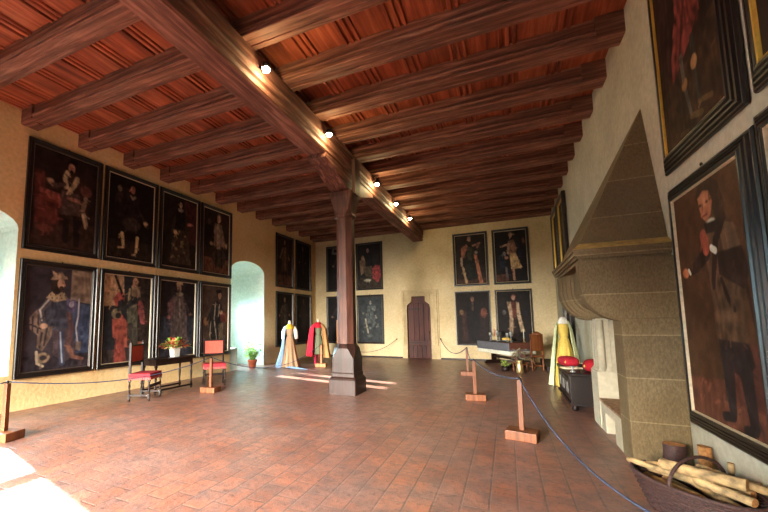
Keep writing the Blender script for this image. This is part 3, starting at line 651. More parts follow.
a = Art(1.2, 2, (34, 28, 28), 22, 60); a.p([(.3, .2), (.66, .2), (.74, .5), (.7, .9), (.32, .9)], (40, 26, 24)); a.p([(.3, .2), (.42, .2), (.48, .44), (.44, .8), (.34, .8), (.36, .46)], (176, 142, 106)); a.p([(.58, .2), (.66, .22), (.7, .48), (.78, .74), (.68, .78), (.58, .44)], (182, 150, 112)); a.p([(.42, .2), (.58, .2), (.56, .5), (.46, .5)], (108, 46, 34)); a.e(.2, .4, .05, .04, (110, 104, 104)); a.e(.84, .4, .08, .08, (30, 30, 40)); a.head(.5, .12, .06, (190, 134, 110), (84, 34, 26))
painting('F', *J_, .584, 2.764, a, 'portrait of a figure in a long fur-edged coat, lower row behind the laid table', .06, 'cream')
# --- right wall
ZR1, ZR2 = 2.954, .531
a = Art(1.2, 2, (56, 36, 24), 23, 130, .3)
a.p([(0, .62), (.55, .66), (1, .5), (1, 1), (0, 1)], (66, 42, 28), .35); a.p([(0, 0), (.3, 0), (.36, .5), (.26, .66), (0, .7)], (58, 30, 26), .5)
a.p([(.3, .0), (.9, 0), (.86, .36), (.76, .5), (.6, .58), (.24, .68), (.26, .5), (.4, .36)], (128, 46, 40), .5); a.p([(.3, .0), (.44, 0), (.4, .3), (.3, .5), (.24, .56)], (42, 26, 24), .3); a.l([(.62, 0), (.6, .3), (.4, .6)], .02, (84, 32, 30)); a.l([(.76, .1), (.7, .4)], .015, (90, 36, 32))
a.p([(.88, 0), (1, 0), (1, .56), (.76, .6), (.84, .42)], (38, 26, 20), .3)
a.l([(.42, .6), (.44, .76), (.5, .92)], [.03, .026, .02], (92, 88, 80)); a.l([(.62, .58), (.62, .74), (.64, .9)], [.034, .03, .02], (62, 58, 54)); a.e(.44, .75, .05, .03, (170, 120, 62)); a.e(.62, .7, .05, .035, (184, 128, 70))
a.l([(.5, .93), (.66, .96)], .025, (110, 88, 50)); a.l([(.64, .9), (.82, .93)], .02, (110, 84, 48)); a.l([(.3, .97), (.42, .98)], .02, (96, 70, 40))
painting('R', 3.53, 5.02, 3.135, 5.39, a, 'large crimson cloak and boots portrait, hung high right of the fireplace hood', .16, 'gold', .1, .013, 'painting', None, 1, .75, .2)
a = Art(1.25, 2.1, (78, 50, 30), 24, 150, .22)
a.p([(0, .84), (1, .8), (1, 1), (0, 1)], (98, 54, 38), .2); a.p([(.62, .7), (1, .66), (1, .9), (.7, .9)], (88, 48, 38), .15)
a.p([(.44, .2), (.7, .18), (.9, .24), (.96, .42), (.9, .5), (.86, .69), (.5, .67), (.48, .45)], (90, 64, 44), .25)
a.p([(.74, .2), (.86, .22), (.92, .33), (.84, .36), (.76, .32)], (108, 82, 62), .2)
a.p([(.62, .31), (.92, .31), (.98, .4), (.9, .47), (.62, .4)], (50, 34, 28), .2)
a.l([(.74, .18), (.62, .26), (.52, .44)], [.04, .035, .03], (46, 30, 26)); a.l([(.46, .3), (.3, .345), (.15, .36)], [.06, .045, .035], (54, 36, 28)); a.e(.1, .362, .055, .022, (196, 110, 64)); a.l([(.16, .352), (.18, .368)], .014, (206, 196, 176))
a.l([(.45, .225), (.47, .28)], .05, (150, 70, 50)); a.e(.47, .25, .05, .035, (160, 78, 54)); a.l([(.55, .285), (.6, .30)], .024, (214, 210, 194)); a.l([(.64, .42), (.7, .5), (.76, .54)], .02, (46, 32, 28)); a.l([(.92, .44), (1, .7)], .016, (58, 38, 30))
a.p([(.5, .655), (.88, .665), (.92, .74), (.8, .8), (.56, .76)], (50, 36, 34), .15); a.l([(.6, .72), (.6, .94)], [.085, .045], (48, 36, 36)); a.l([(.8, .74), (.84, .96)], [.08, .05], (46, 35, 35)); a.l([(.6, .955), (.48, .965)], .032, (42, 32, 32)); a.l([(.84, .975), (.74, .985)], .032, (42, 32, 32))
a.p([(.4, .07), (.46, .015), (.6, -.005), (.72, .03), (.78, .13), (.74, .2), (.66, .19), (.6, .1)], (58, 36, 26), .15); a.p([(.42, .05), (.5, .035), (.6, .05), (.63, .1), (.59, .15), (.52, .172), (.45, .14)], (168, 100, 66), .08); a.p([(.43, .06), (.54, .05), (.54, .1), (.46, .11)], (184, 116, 80), .06)
a.e(.455, .093, .02, .006, (52, 30, 24)); a.e(.555, .09, .02, .006, (52, 30, 24)); a.l([(.49, .095), (.475, .125)], .009, (132, 70, 46)); a.l([(.47, .143), (.54, .141)], .007, (120, 44, 36))
a.p([(.38, .06), (.44, .01), (.62, .0), (.66, .05), (.52, .035), (.44, .055)], (60, 38, 28), .1); a.e(.58, .178, .055, .013, (200, 190, 170)); a.p([(.48, .175), (.7, .18), (.68, .23), (.5, .22)], (42, 30, 26), .1)
painting('R', 3.5, 5.0, ZR2, ZR1, a, 'huge brown portrait of a long haired man in breeches, beside the fireplace', .15, 'cream', .1, .014, 'painting', None, 1, 1., .12)
painting('R', 1.9, 3.43, 3.148, 5.39, small(25, (50, 34, 28), (70, 40, 34), (180, 120, 90), (96, 56, 40), .5, .25, (40, 30, 28)), 'black framed portrait with broad gilt edge, cut off by the top right corner', .14, 'gold', .1, .03, 'painting', None, 1)
painting('R', 1.9, 3.47, .55, 3.0, small(26, (60, 42, 32), (56, 42, 36), (180, 120, 90), (80, 60, 46), .5, .25, (40, 30, 28)), 'black framed portrait cut off by the right edge, beside the huge brown portrait', .15, 'cream', .1, .014, 'painting', None, 1, .8)
painting('R', 11.9, 13.3, 3.05, 5.25, small(27, (56, 42, 30), (90, 66, 44), (190, 140, 100), (120, 86, 54), .5, .25), 'brown portrait on the right wall beyond the hood, upper and nearer', .1, 'gold', .1, .02, 'painting', None)
painting('R', 13.45, 14.85, 3.05, 5.25, small(28, (46, 34, 28), (70, 52, 40), (170, 120, 90), (100, 70, 50), .5, .25), 'dark portrait on the right wall beyond the hood, upper and nearest the corner', .1, 'gold', .1, .02, 'painting', None)
painting('R', 11.9, 13.3, .6, 2.86, small(29, (40, 30, 26), (54, 40, 34), (160, 120, 90), (80, 56, 44), .5, .25), 'dark portrait low on the right wall behind the yellow dress', .1, 'dim', .1, .02, 'painting', None)

#OBJ#
# ------------------------------------------------------------------ fireplace
fp = empty('stone_fireplace', (XR, 6.1, 0), 0, 'tall sandstone fireplace with a pointed hood and moulded brackets on the right wall', 'fireplace')
fpM = lambda m, n, mat=None: m.build(n, mat or M['stone'], fp, (-XR, -6.1, 0))
YA, YB = 5.13, 7.25
XA = .80
WX = XR-.003
h = MB()
ap = (WX, 5.66, 4.26)
base = [(WX, YA+.06, 2.42), (XA, YA+.06, 2.42), (XA, YB-.06, 2.42), (WX, YB-.06, 2.42)]
h.add(base+[ap, (WX, 5.72, 4.26)], [(0, 1, 4), (1, 2, 5, 4), (2, 3, 5), (3, 0, 4, 5), (0, 3, 2, 1)])
fpM(h, 'hood')
c = MB()
for z0, z1, o in ((2.42, 2.455, .0), (2.385, 2.42, .06), (2.345, 2.385, .045), (2.31, 2.345, .015), (2.27, 2.31, -.01)):
    c.box(XA-o, WX, YA-o+.02, YB+o, z0, z1)
cs = MB(); cs.add([(XA-.06, YA-.04, 2.42), (WX, YA-.04, 2.42), (WX, YA+.07, 2.5), (XA+.03, YA+.07, 2.5), (XA-.06, YB+.06, 2.42), (XA+.03, YB-.03, 2.5), (WX, YB+.06, 2.42), (WX, YB-.03, 2.5)],
      [(0, 1, 2, 3), (0, 3, 5, 4), (4, 5, 7, 6), (3, 2, 7, 5)])
fpM(c, 'cornice'); setp(fpM(cs, 'cornice_slope', flat('ochre_stained_stone', (168, 138, 78), .9, 0, .15, 14, .3)), 'ochre stained sloping top of the cornice')
def brk(xi, zi, n=12, off=0.):
    """quarter-round bracket outline in (x, z), offset inward by off"""
    x0 = XA+.0+off; r = []
    pts = [(WX, 2.28), (x0, 2.28), (x0, 2.02)]
    for i in range(1, n+1):
        t = i/n*PI/2; pts.append((x0+(1.2-x0)*(1-math.cos(t)), 2.02-(2.02-1.57-off)*math.sin(t)))
    pts += [(WX, 1.57+off)]
    return pts
fx = lambda q, t: (q[0], t, q[1])
b = MB(); b.prism(brk(0, 0), fx, YA, YA+.22); fpM(b, 'near_bracket')
b = MB(); b.prism(brk(0, 0, off=.13), fx, YA+.2, 6.55); fpM(b, 'lintel')
b = MB()
for y0, y1, of in ((6.5, 6.60, .10), (6.60, 6.66, .05), (6.66, 6.72, .09), (6.72, 6.84, .02), (6.84, 6.92, .07), (6.92, 7.22, .0)):
    b.prism(brk(0, 0, off=of), fx, y0, y1)
fpM(b, 'far_bracket')
p = MB(); p.bevbox(1.16, WX, YA-.02, 5.5, 0, 1.60, .012); fpM(p, 'near_jamb')
p = MB(); p.box(1.2, WX, 6.69, 7.05, 0, 1.60); p.bevbox(1.16, WX-.01, 6.62, 7.08, 0, .82, .01)
p.lathe([(.05, .8), (.05, 1.58)], (1.24, 6.68, 0), 12); p.lathe([(.05, .8), (.05, 1.58)], (1.24, 6.84, 0), 12); p.lathe([(.05, .8), (.05, 1.58)], (1.24, 7.0, 0), 12); p.lathe([(.05, .8), (.05, 1.58)], (1.4, 6.66, 0), 12)
p.add([(1.17, 6.63, .815), (1.5, 6.63, .815), (1.5, 7.07, .815), (1.17, 7.07, .815), (1.24, 6.72, .95), (1.45, 6.72, .95), (1.45, 7.02, .95), (1.24, 7.02, .95)], [(0, 1, 5, 4), (1, 2, 6, 5), (2, 3, 7, 6), (3, 0, 4, 7)])
fpM(p, 'far_jamb', M['wallR'])  # paler plaster material puts the window light into this jamb's colour
p = MB(); p.box(1.58, WX, 5.502, 6.618, 0, 1.565); fpM(p, 'fireback', M['trimstone'])
p = MB(); p.bevbox(1.17, 1.30, 5.51, 5.86, .0, .40, .006); p.bevbox(1.17, 1.30, 6.36, 6.61, 0, .40, .006); p.bevbox(1.172, 1.30, 5.85, 6.37, .28, .40, .006); fpM(p, 'hearth_front', M['wallR'])
M['brick'] = flat('hearth_brick', (136, 104, 74), .9, 0, .2, 20, .3)
p = MB(); p.bevbox(1.16, 1.575, 5.505, 6.615, .401, .44, .006); fpM(p, 'hearth', M['brick'])

# ------------------------------------------------------------------ rope stanchions and ropes
def stanchion_parts(mat):
    m = MB(); m.bevbox(-.19, .19, -.14, .14, 0, .12, .01); p = MB(); p.bevbox(-.03, .03, -.03, .03, .12, .78, .006)
    k = MB(); k.lathe([(.012, 0), (.02, .01), (.02, .03), (.008, .04)], (0, 0, .775), 10)
    return m, p, k
def stanchion(x, y, label, mat=None, rz=0):
    e = empty('rope_stanchion', (x, y, 0), rz, label, 'rope stand', 'wooden rope stanchions')
    m, p, k = stanchion_parts(mat); mt = mat or M['oak']
    m.build('base', mt, e); p.build('post', mt, e); k.build('rope_ring', M['iron'], e); return e
ST = {'N': (-6.5, 2.78), 'D': (-6.36, 6.6), 'E': (-6.12, 11.75), 'C': (-1.13, 11.4), 'A': (-.67, 8.0), 'B': (.1, 5.65)}
stanchion(*ST['N'], 'wooden rope stand cut off by the left edge of the picture', M['oak'], .3)
stanchion(*ST['D'], 'wooden rope stand in front of the red chair and side table', None, .15)
stanchion(*ST['E'], 'light wooden rope stand in front of the red cape', M['oaklight'], .2)
stanchion(*ST['C'], 'farthest wooden rope stand, in front of the laid table', None, .1)
stanchion(*ST['A'], 'middle wooden rope stand of the right-hand rope', None, .15)
stanchion(*ST['B'], 'nearest wooden rope stand of the right-hand rope', None, -.2)
def rope(a, b, sag, label, rad=.009, n=18):
    a = Vector(a); b = Vector(b); pts = []
    for i in range(n+1):
        t = i/n; p = a.lerp(b, t); p.z -= sag*4*t*(1-t); pts.append(p)
    m = MB(); m.tube([p-a for p in pts], rad, 7)
    return setp(m.build('barrier_rope', M['rope'], None, a), label, 'rope', 'blue barrier ropes')
TOP = .80
S_ = lambda k: (*ST[k], TOP)
rope((-6.2, -1.5, TOP), S_('N'), .2, 'blue barrier rope running off the left edge from the left stand')
rope(S_('N'), S_('D'), .22, 'blue barrier rope below the royal portraits and behind the chairs')
rope(S_('D'), S_('E'), .5, 'blue barrier rope sagging past the arched window and potted plant')
rope((-4.41, YF-.05, .81), (-5.62, 12.1, .8), .42, 'barrier rope hanging from the wall hook left of the door')
rope((-2.55, YF-.05, .83), S_('C'), .35, 'barrier rope from the wall hook right of the door to the farthest stand', .011)
rope(S_('C'), S_('A'), .14, 'short barrier rope between the farthest and middle stands')
rope(S_('A'), S_('B'), .1, 'blue barrier rope between the middle and nearest stands')
rope(S_('B'), (1.0, 2.4, .5), .35, 'blue barrier rope running from the nearest stand past the log basket')
for xx, zz, s in ((-4.41, .81, 'left'), (-2.55, .83, 'right')):
    m = MB(); m.lathe([(.03, 0), (.03, .012)], (0, 0, 0), 10); m.tube([(0, 0, 0), (0, 0, .05)], .012); ob = m.build('rope_hook', M['iron'], None, (xx, YF-.001, zz)); ob.rotation_euler = (PI/2, 0, 0)
    setp(ob, 'small iron wall hook holding the rope, '+s+' of the door', 'hook')
m = MB(); m.bevbox(-.16, .16, -.12, .12, 0, .06, .01); m.bevbox(-.03, .03, -.02, .02, .055, 1.66, .006)
setp(m.build('slim_post', M['oaklight'], None, (-5.62, 12.1, 0)), 'tall slim light wooden post just left of the pillar', 'post')

# ------------------------------------------------------------------ chairs and side table on the left
def chair(x, y, rz, label):
    """origin at seat centre on the floor, faces +X"""
    e = empty('upholstered_chair', (x, y, 0), rz, label, 'chair', 'red upholstered chairs by the side table')
    W, D = .27, .23
    m = MB(); m.bevbox(-D, D, -W, W, .48, .565, .022); m.build('seat', M['red'], e)
    f = MB()
    for i in range(14):
        t = -W+2*W*(i+.5)/14; f.box(D-.004, D+.008, t-.014, t+.012, .435, .485)
    for i in range(12):
        t = -D+2*D*(i+.5)/12
        for s in (-1, 1): f.box(t-.014, t+.012, s*W-.006, s*W+.006, .435, .485)
    f.build('fringe', M['fringe'], e)
    m = MB(); m.bevbox(-D-.005, -D+.04, -W+.02, W-.02, .80, 1.13, .018); m.build('backrest', M['orange'], e)
    m = MB(); m.box(-D-.002, -D+.03, -W, W, 1.13, 1.16); m.box(-D-.002, -D+.03, -W, W, .76, .80); m.build('back_rail', M['dark'], e)
    for sx in (-1, 1):
        for sy in (-1, 1):
            l = MB(); cx, cy = sx*(D-.025), sy*(W-.025)
            l.box(cx-.022, cx+.022, cy-.022, cy+.022, .40, .49); l.lathe([(.018, .14), (.014, .17), (.024, .2), (.015, .24), (.026, .3), (.015, .36), (.02, .40)], (cx, cy, 0), 8)
            l.box(cx-.022, cx+.022, cy-.022, cy+.022, .05, .15); l.lathe([(.014, 0), (.024, .02), (.016, .05)], (cx, cy, 0), 8)
            if sx < 0:
                l.box(cx-.02, cx+.02, cy-.02, cy+.02, .49, 1.2); l.lathe([(.018, 1.2), (.024, 1.22), (.01, 1.25)], (cx, cy, 0), 8)
            l.build('leg', M['dark'], e)
    for s in (-1, 1):
        m = MB(); m.box(-D+.02, D-.02, s*(W-.025)-.012, s*(W-.025)+.012, .1, .135); m.build('stretcher', M['dark'], e)
    m = MB(); m.box(D-.04, D-.015, -W+.03, W-.03, .27, .33); m.build('front_rail', M['dark'], e)
    return e
chair(-7.13, 5.47, .45, 'red chair with coral leather back, left of the side table')
chair(-6.98, 7.36, -.72, 'red chair with coral leather back, right of the side table behind the rope stand')
def side_table(x, y, rz, L, W, H, label):
    e = empty('side_table', (x, y, 0), rz, label, 'table')
    m = MB(); m.bevbox(-W/2, W/2, -L/2, L/2, H-.035, H, .008); m.build('table_top', M['dark'], e)
    m = MB(); m.box(-W/2+.04, W/2-.04, -L/2+.04, L/2-.04, H-.15, H-.034); m.build('apron', M['dark'], e)
    for sx in (-1, 1):
        for sy in (-1, 1):
            l = MB(); cx, cy = sx*(W/2-.06), sy*(L/2-.06); l.box(cx-.025, cx+.025, cy-.025, cy+.025, H-.2, H-.14)
            l.lathe([(.018, .1), (.026, .14), (.016, .18), (.022, .3), (.028, .4), (.018, .47), (.024, H-.2)], (cx, cy, 0), 8); l.box(cx-.024, cx+.024, cy-.024, cy+.024, .05, .11); l.lathe([(.016, 0), (.026, .02), (.018, .05)], (cx, cy, 0), 8)
            l.build('leg', M['dark'], e)
    m = MB()
    for sx in (-1, 1): m.box(sx*(W/2-.06)-.012, sx*(W/2-.06)+.012, -L/2+.07, L/2-.07, .06, .1)
    m.build('stretcher', M['dark'], e)
    return e
side_table(-7.48, 6.36, 0, 1.15, .52, .79, 'small dark wooden side table between the two red chairs')
def leaf(mb, base, d, L, W, bend=.3, mi=0):
    d = Vector(d).normalized(); s = d.cross(Vector((0, 0, 1)));
    if s.length < .05: s = Vector((1, 0, 0))
    s.normalize(); up = s.cross(d); b = Vector(base); vs = []
    for t, w in ((0, .08), (.3, .8), (.6, 1), (.85, .6), (1, .03)):
        p = b+d*L*t-Vector((0, 0, 1))*bend*L*t*t
        vs += [p-s*W*w/2+up*W*.12*w, p, p+s*W*w/2+up*W*.12*w]
    fs = []
    for i in range(4): fs += [(i*3, i*3+1, i*3+4, i*3+3), (i*3+1, i*3+2, i*3+5, i*3+4)]
    mb.add(vs, fs, mi, True)
rr = random.Random(3)
def rd(a, b): return a+(b-a)*rr.random()
e = empty('flower_pot', (-7.45, 6.5, .79), 0, 'white pot of dried orange and green flowers on the side table', 'flower pot')
m = MB(); m.add([(s*a, t*a, z) for a, z in ((.075, 0), (.09, .24), (.08, .24), (.075, .18)) for s, t in ((-1, -1), (1, -1), (1, 1), (-1, 1))],
                [(j*4+i, j*4+(i+1) % 4, j*4+4+(i+1) % 4, j*4+4+i) for j in range(3) for i in range(4)]+[(3, 2, 1, 0), (12, 13, 14, 15)]); m.build('pot', M['white'], e)
f = MB(); mats = [flat('dried_orange', (190, 84, 44)), flat('dried_red', (150, 48, 44)), M['leaf'], flat('dried_tan', (196, 160, 96))]
for i in range(330):
    a_ = rd(0, 2*PI); el = rd(.1, 1.5); d = (math.cos(a_)*math.cos(el), math.sin(a_)*math.cos(el), math.sin(el)); L_ = rd(.15, .50)
    base = (math.cos(a_)*.05+d[0]*L_*.5, math.sin(a_)*.05+d[1]*L_*.5, .22+d[2]*L_*.4)
    leaf(f, base, d, rd(.08, .17), rd(.04, .07), .4, rr.randrange(4))
for i in range(22):
    a_ = rd(0, 2*PI); el = rd(.3, 1.5); L_ = rd(.14, .3); f.tube([(0, 0, .2), (math.cos(a_)*math.cos(el)*L_, math.sin(a_)*math.cos(el)*L_, .2+math.sin(el)*L_)], .004, 5, 2)
f.build('flowers', mats, e)

# potted plant by the window
e = empty('potted_plant', (-8.22, 10.52, 0), 0, 'leafy green plant in a terracotta pot at the foot of the arched window', 'plant')
m = MB(); m.lathe([(.11, 0), (.15, .24), (.17, .24), (.17, .30), (.15, .30), (.14, .27)], n=20); m.build('pot', M['terra'], e)
m = MB(); m.lathe([(.14, .27), (.02, .275)]); m.build('soil', M['soil'], e)
f = MB(); st = MB()
for i in range(26):
    a_ = rd(0, 2*PI); r_ = rd(.05, .34); top = Vector((math.cos(a_)*r_, math.sin(a_)*r_, rd(.5, 1.0)))
    pts = [Vector((math.cos(a_)*.04, math.sin(a_)*.04, .26)), Vector((top.x*.5, top.y*.5, top.z*.65)), top]; st.tube(pts, [.008, .006, .003], 5)
    for j in range(6):
        t = rd(.35, 1); p = pts[0].lerp(top, t); b_ = rd(0, 2*PI); leaf(f, p, (math.cos(b_), math.sin(b_), rd(-.1, .7)), rd(.12, .2), rd(.08, .12), .35, rr.randrange(2))
st.build('stems', M['leaf'], e); f.build('foliage', [M['leaf'], M['leaf2']], e)

# ------------------------------------------------------------------ costumes on dress forms
def garment(mb, prof, n=64, folds=11, amp=.1, a0=0, a1=2*PI, sx=1., sy=.8, mi=0, ph=0, close=True):
    """draped cloth: rings of (radius, z); folds deepen towards the hem"""
    zt, zb = prof[0][1], prof[-1][1]; vs = []; full = abs(a1-a0-2*PI) < 1e-6; k = n if full else n+1
    for r, z in prof:
        t = (zt-z)/(zt-zb)
        for i in range(k):
            a = a0+(a1-a0)*i/n; q = 1+amp*t*(math.sin(folds*a+ph)+.4*math.sin(folds*1.7*a+1+ph))
            vs.append((r*q*sx*math.cos(a), r*q*sy*math.sin(a), z))
    fs = [(j*k+i, j*k+(i+1) % k, (j+1)*k+(i+1) % k, (j+1)*k+i) for j in range(len(prof)-1) for i in range(n if full else n)]
    mb.add(vs, fs, mi, True)
def dressform(x, y, rz, label, name='costume_dummy'):
    return empty(name, (x, y, 0), rz, label, 'dress form')
M['tan'] = cloth('tan_brocade', (168, 136, 106)); M['cream_c'] = cloth('cream_silk', (216, 214, 204)); M['bluegrey'] = cloth('pale_blue_satin', (132, 158, 190)); M['goldc'] = cloth('gold_collar', (206, 164, 44))
M['redc'] = cloth('scarlet_cape', (180, 28, 46)); M['sage'] = cloth('sage_velvet', (112, 116, 92)); M['tan2'] = cloth('camel_cloth', (196, 148, 98)); M['yellow'] = cloth('yellow_silk', (212, 184, 92)); M['palegreen'] = cloth('pale_green_satin', (206, 214, 168)); M['linen'] = cloth('linen_form', (222, 206, 176))
BOD = [(.075, 1.50), (.12, 1.47), (.17, 1.40), (.165, 1.25), (.125, 1.08), (.16, .95)]
e = dressform(-7.17, 11.3, -.9, 'cream and tan long gown with gold collar on a dress form near the window')
m = MB(); m.lathe([(.02, 0.02), (.02, 1.5)], n=8); m.lathe([(.16, 0), (.16, .03)], n=16); m.build('stand', M['oak'], e)
m = MB(); m.lathe([(.05, 1.46), (.058, 1.52), (.05, 1.62), (.03, 1.66)], n=16); m.build('neck', M['linen'], e)
m = MB(); garment(m, BOD, amp=.02, folds=6, sy=.75); m.build('bodice', M['tan'], e)
m = MB(); garment(m, [(.145, 1.08), (.2, .9), (.27, .6), (.34, .3), (.42, .02)], amp=.12, folds=10); m.build('skirt', M['tan'], e)
m = MB(); garment(m, [(.16, 1.47), (.24, 1.2), (.28, .8), (.36, .4), (.47, .01)], amp=.1, folds=9, a0=-2.5, a1=-.9, sx=1.02, sy=1.02); m.build('mantle', M['bluegrey'], e)
m = MB(); garment(m, [(.10, 1.53), (.19, 1.44), (.21, 1.36)], amp=.05, folds=7); m.build('collar', M['goldc'], e)
for s in (-1, 1):
    m = MB(); m.tube([(0, s*.15, 1.43), (.02, s*.22, 1.25), (.08, s*.24, 1.0)], [.06, .075, .06], 12); m.build('sleeve', M['cream_c'], e)
m = MB()
m.tube([(.3, -.1, .05), (.5, .1, .03), (.75, .3, .02), (1.0, .5, .015)], [.12, .1, .08, .03], 10, flatz=.25); m.build('train', M['bluegrey'], e)
e = dressform(-6.42, 12.1, -1.1, 'scarlet cape over a sage and camel costume on a dress form by the corner')
m = MB(); m.lathe([(.02, 0.02), (.02, 1.5)], n=8); m.lathe([(.16, 0), (.16, .03)], n=16); m.build('stand', M['oak'], e)
m = MB(); m.lathe([(.05, 1.48), (.058, 1.55), (.05, 1.66), (.03, 1.70)], n=16); m.build('neck', M['linen'], e)
m = MB(); garment(m, [(a_, z+.03) for a_, z in BOD], amp=.02, folds=6, sy=.75); m.build('bodice', M['sage'], e)
m = MB(); garment(m, [(.15, 1.1), (.2, .9), (.22, .6), (.24, .42)], amp=.1, folds=9); m.build('tunic_skirt', M['sage'], e)
m = MB(); garment(m, [(.09, 1.58), (.2, 1.50), (.29, 1.35), (.33, 1.0), (.36, .6), (.38, .35)], amp=.1, folds=8, a0=-2.9, a1=-.5, sx=1.05, sy=1.1); m.build('cape', M['redc'], e)
m = MB(); garment(m, [(.09, 1.57), (.2, 1.49), (.28, 1.35), (.32, 1.0), (.36, .6), (.40, .3)], amp=.08, folds=8, a0=.45, a1=2.2, sx=1.05, sy=1.1); m.build('robe', M['tan2'], e)
m = MB(); garment(m, [(.08, 1.6), (.17, 1.54), (.25, 1.44), (.25, 1.38)], amp=.04, folds=6); m.build('shoulder_cape', M['redc'], e)
m = MB(); m.tube([(.02, -.1, .45), (.05, -.12, .1), (.1, -.12, .03)], [.06, .05, .04], 10); m.tube([(.04, .1, .45), (.05, .1, .1), (.12, .1, .03)], [.06, .05, .04], 10); m.build('hose', cloth('crimson_hose', (150, 30, 60)), e)
e = dressform(1.2, 10.35, -1.85, 'yellow and pale green silk dress on a dress form behind the dark chest')
m = MB(); m.lathe([(.02, 0.02), (.02, 1.5)], n=8); m.lathe([(.16, 0), (.16, .03)], n=16); m.build('stand', M['oak'], e)
e.scale = (.84, .84, 1.03)
m = MB(); garment(m, BOD, amp=.02, folds=6, sy=.75); m.build('bodice', M['yellow'], e)
m = MB(); garment(m, [(.145, 1.1), (.22, .85), (.28, .5), (.34, .02)], amp=.14, folds=9); m.build('skirt', M['yellow'], e)
m = MB(); garment(m, [(.14, 1.50), (.21, 1.3), (.27, .9), (.32, .5), (.38, .02)], amp=.1, folds=8, a0=-2.6, a1=-.7, sx=1.05, sy=1.05); m.build('left_overskirt', M['palegreen'], e)
m = MB(); garment(m, [(.14, 1.50), (.21, 1.3), (.27, .9), (.32, .5), (.38, .02)], amp=.1, folds=8, a0=.9, a1=2.6, sx=1.05, sy=1.05); m.build('right_overskirt', M['palegreen'], e)
m = MB(); garment(m, [(.06, 1.6), (.10, 1.57), (.16, 1.49), (.17, 1.44)], amp=.05, folds=7); m.build('collar', M['cream_c'], e)

# ------------------------------------------------------------------ chest with cushions
e = empty('wooden_chest', (1.27, 8.42, 0), 0, 'black carved wooden chest with red cushions, against the right wall past the fireplace', 'chest')
m = MB(); m.bevbox(-.34, .36, -.80, .80, .10, .60, .01); m.build('body', M['dark'], e)
m = MB(); m.bevbox(-.37, .37, -.84, .84, .60, .65, .012); m.build('lid', M['dark'], e)
m = MB(); m.box(-.36, .36, -.82, .82, .10, .15); m.build('plinth_rail', M['dark'], e)
for sx in (-1, 1):
    for sy in (-1, 1):
        m = MB(); m.lathe([(.04, 0), (.055, .03), (.04, .06), (.05, .1)], (sx*.28, sy*.72, 0), 10); m.build('foot', M['dark'], e)
for i in range(3):
    m = MB(); y0 = -.72+i*.5; m.bevbox(-.352, -.338, y0, y0+.44, .2, .55, .004); q = m.build('carved_panel', M['dark'], e)
    k = MB(); k.bevbox(-.36, -.35, y0+.1, y0+.34, .28, .47, .004); k.build('carving', M['pewter'], q)
def cushion(x, y, z, rx, ry, h, rz, mat, label):
    bm = bmesh.new(); bmesh.ops.create_uvsphere(bm, u_segments=24, v_segments=14, radius=1)
    for v in bm.verts:
        a, b_, c_ = v.co; 
        sq = lambda t: math.copysign(abs(t)**.6, t)
        n = math.hypot(a, b_); v.co = (sq(a)*rx, sq(b_)*ry, (c_+1)*h/2)
    m = MB(); bm.verts.index_update(); m.add([v.co[:] for v in bm.verts], [[v.index for v in f.verts] for f in bm.faces], 0, True); bm.free()
    o = m.build('cushion', mat, None, (x, y, z), rz); setp(o, label, 'cushion', 'red cushions on the chest')
    t = MB()
    for sx in (-1, 1):
        for sy in (-1, 1): t.lathe([(.004, 0), (.02, .01), (.012, .04), (.004, .05)], (sx*rx*.78, sy*ry*.78, h*.4), 8)
    t.build('tassel', M['yellow'], o); return o
cushion(1.06, 8.75, .65, .15, .28, .2, .2, cloth('cushion_red', (168, 34, 48)), 'red cushion at the far side of the chest top')
cushion(1.36, 7.98, .65, .17, .22, .22, -.2, cloth('cushion_crimson', (158, 28, 40)), 'red cushion at the near side of the chest top')
m = MB(); m.bevbox(-.16, .16, -.1, .1, 0, .03, .006); setp(m.build('open_book', M['linen'], None, (1.05, 8.32, .652), .4), 'pale open book lying between the red cushions on the chest', 'book')
m = MB(); m.lathe([(.03, 0), (.05, .02), (.02, .04), (.015, .08), (.035, .11), (.03, .11)], n=14); setp(m.build('metal_cup', M['pewter'], None, (1.0, 7.75, .65)), 'small dark metal cup at the near corner of the chest top', 'cup')

# ------------------------------------------------------------------ laid banquet table on the far right
TA = math.atan2(.83, -.55)                    # direction of the long edge
tx, ty = -.15, 14.42
e = empty('banquet_table', (tx, ty, 0), TA, 'long table under a grey cloth with a white edge, before the far wall', 'table')
m = MB(); m.bevbox(-.96, .96, -.45, .45, .76, .815, .01); m.build('table_top', M['dark'], e)
for sx in (-1, 1):
    m = MB(); m.box(sx*.7-.04, sx*.7+.04, -.3, .3, .05, .12); m.box(sx*.7-.03, sx*.7+.03, -.09, .09, .1, .68); m.box(sx*.7-.04, sx*.7+.04, -.36, .36, .66, .76); m.box(sx*.7-.05, sx*.7+.05, -.36, .36, 0, .06); m.build('trestle', M['dark'], e)
m = MB(); m.box(-.68, .68, -.03, .03, .22, .3); m.build('stretcher', M['dark'], e)
M['greycloth'] = cloth('grey_tablecloth', (92, 92, 98)); M['whitecloth'] = cloth('white_linen', (214, 214, 196)); M['browncloth'] = cloth('brown_table_runner', (84, 48, 36))
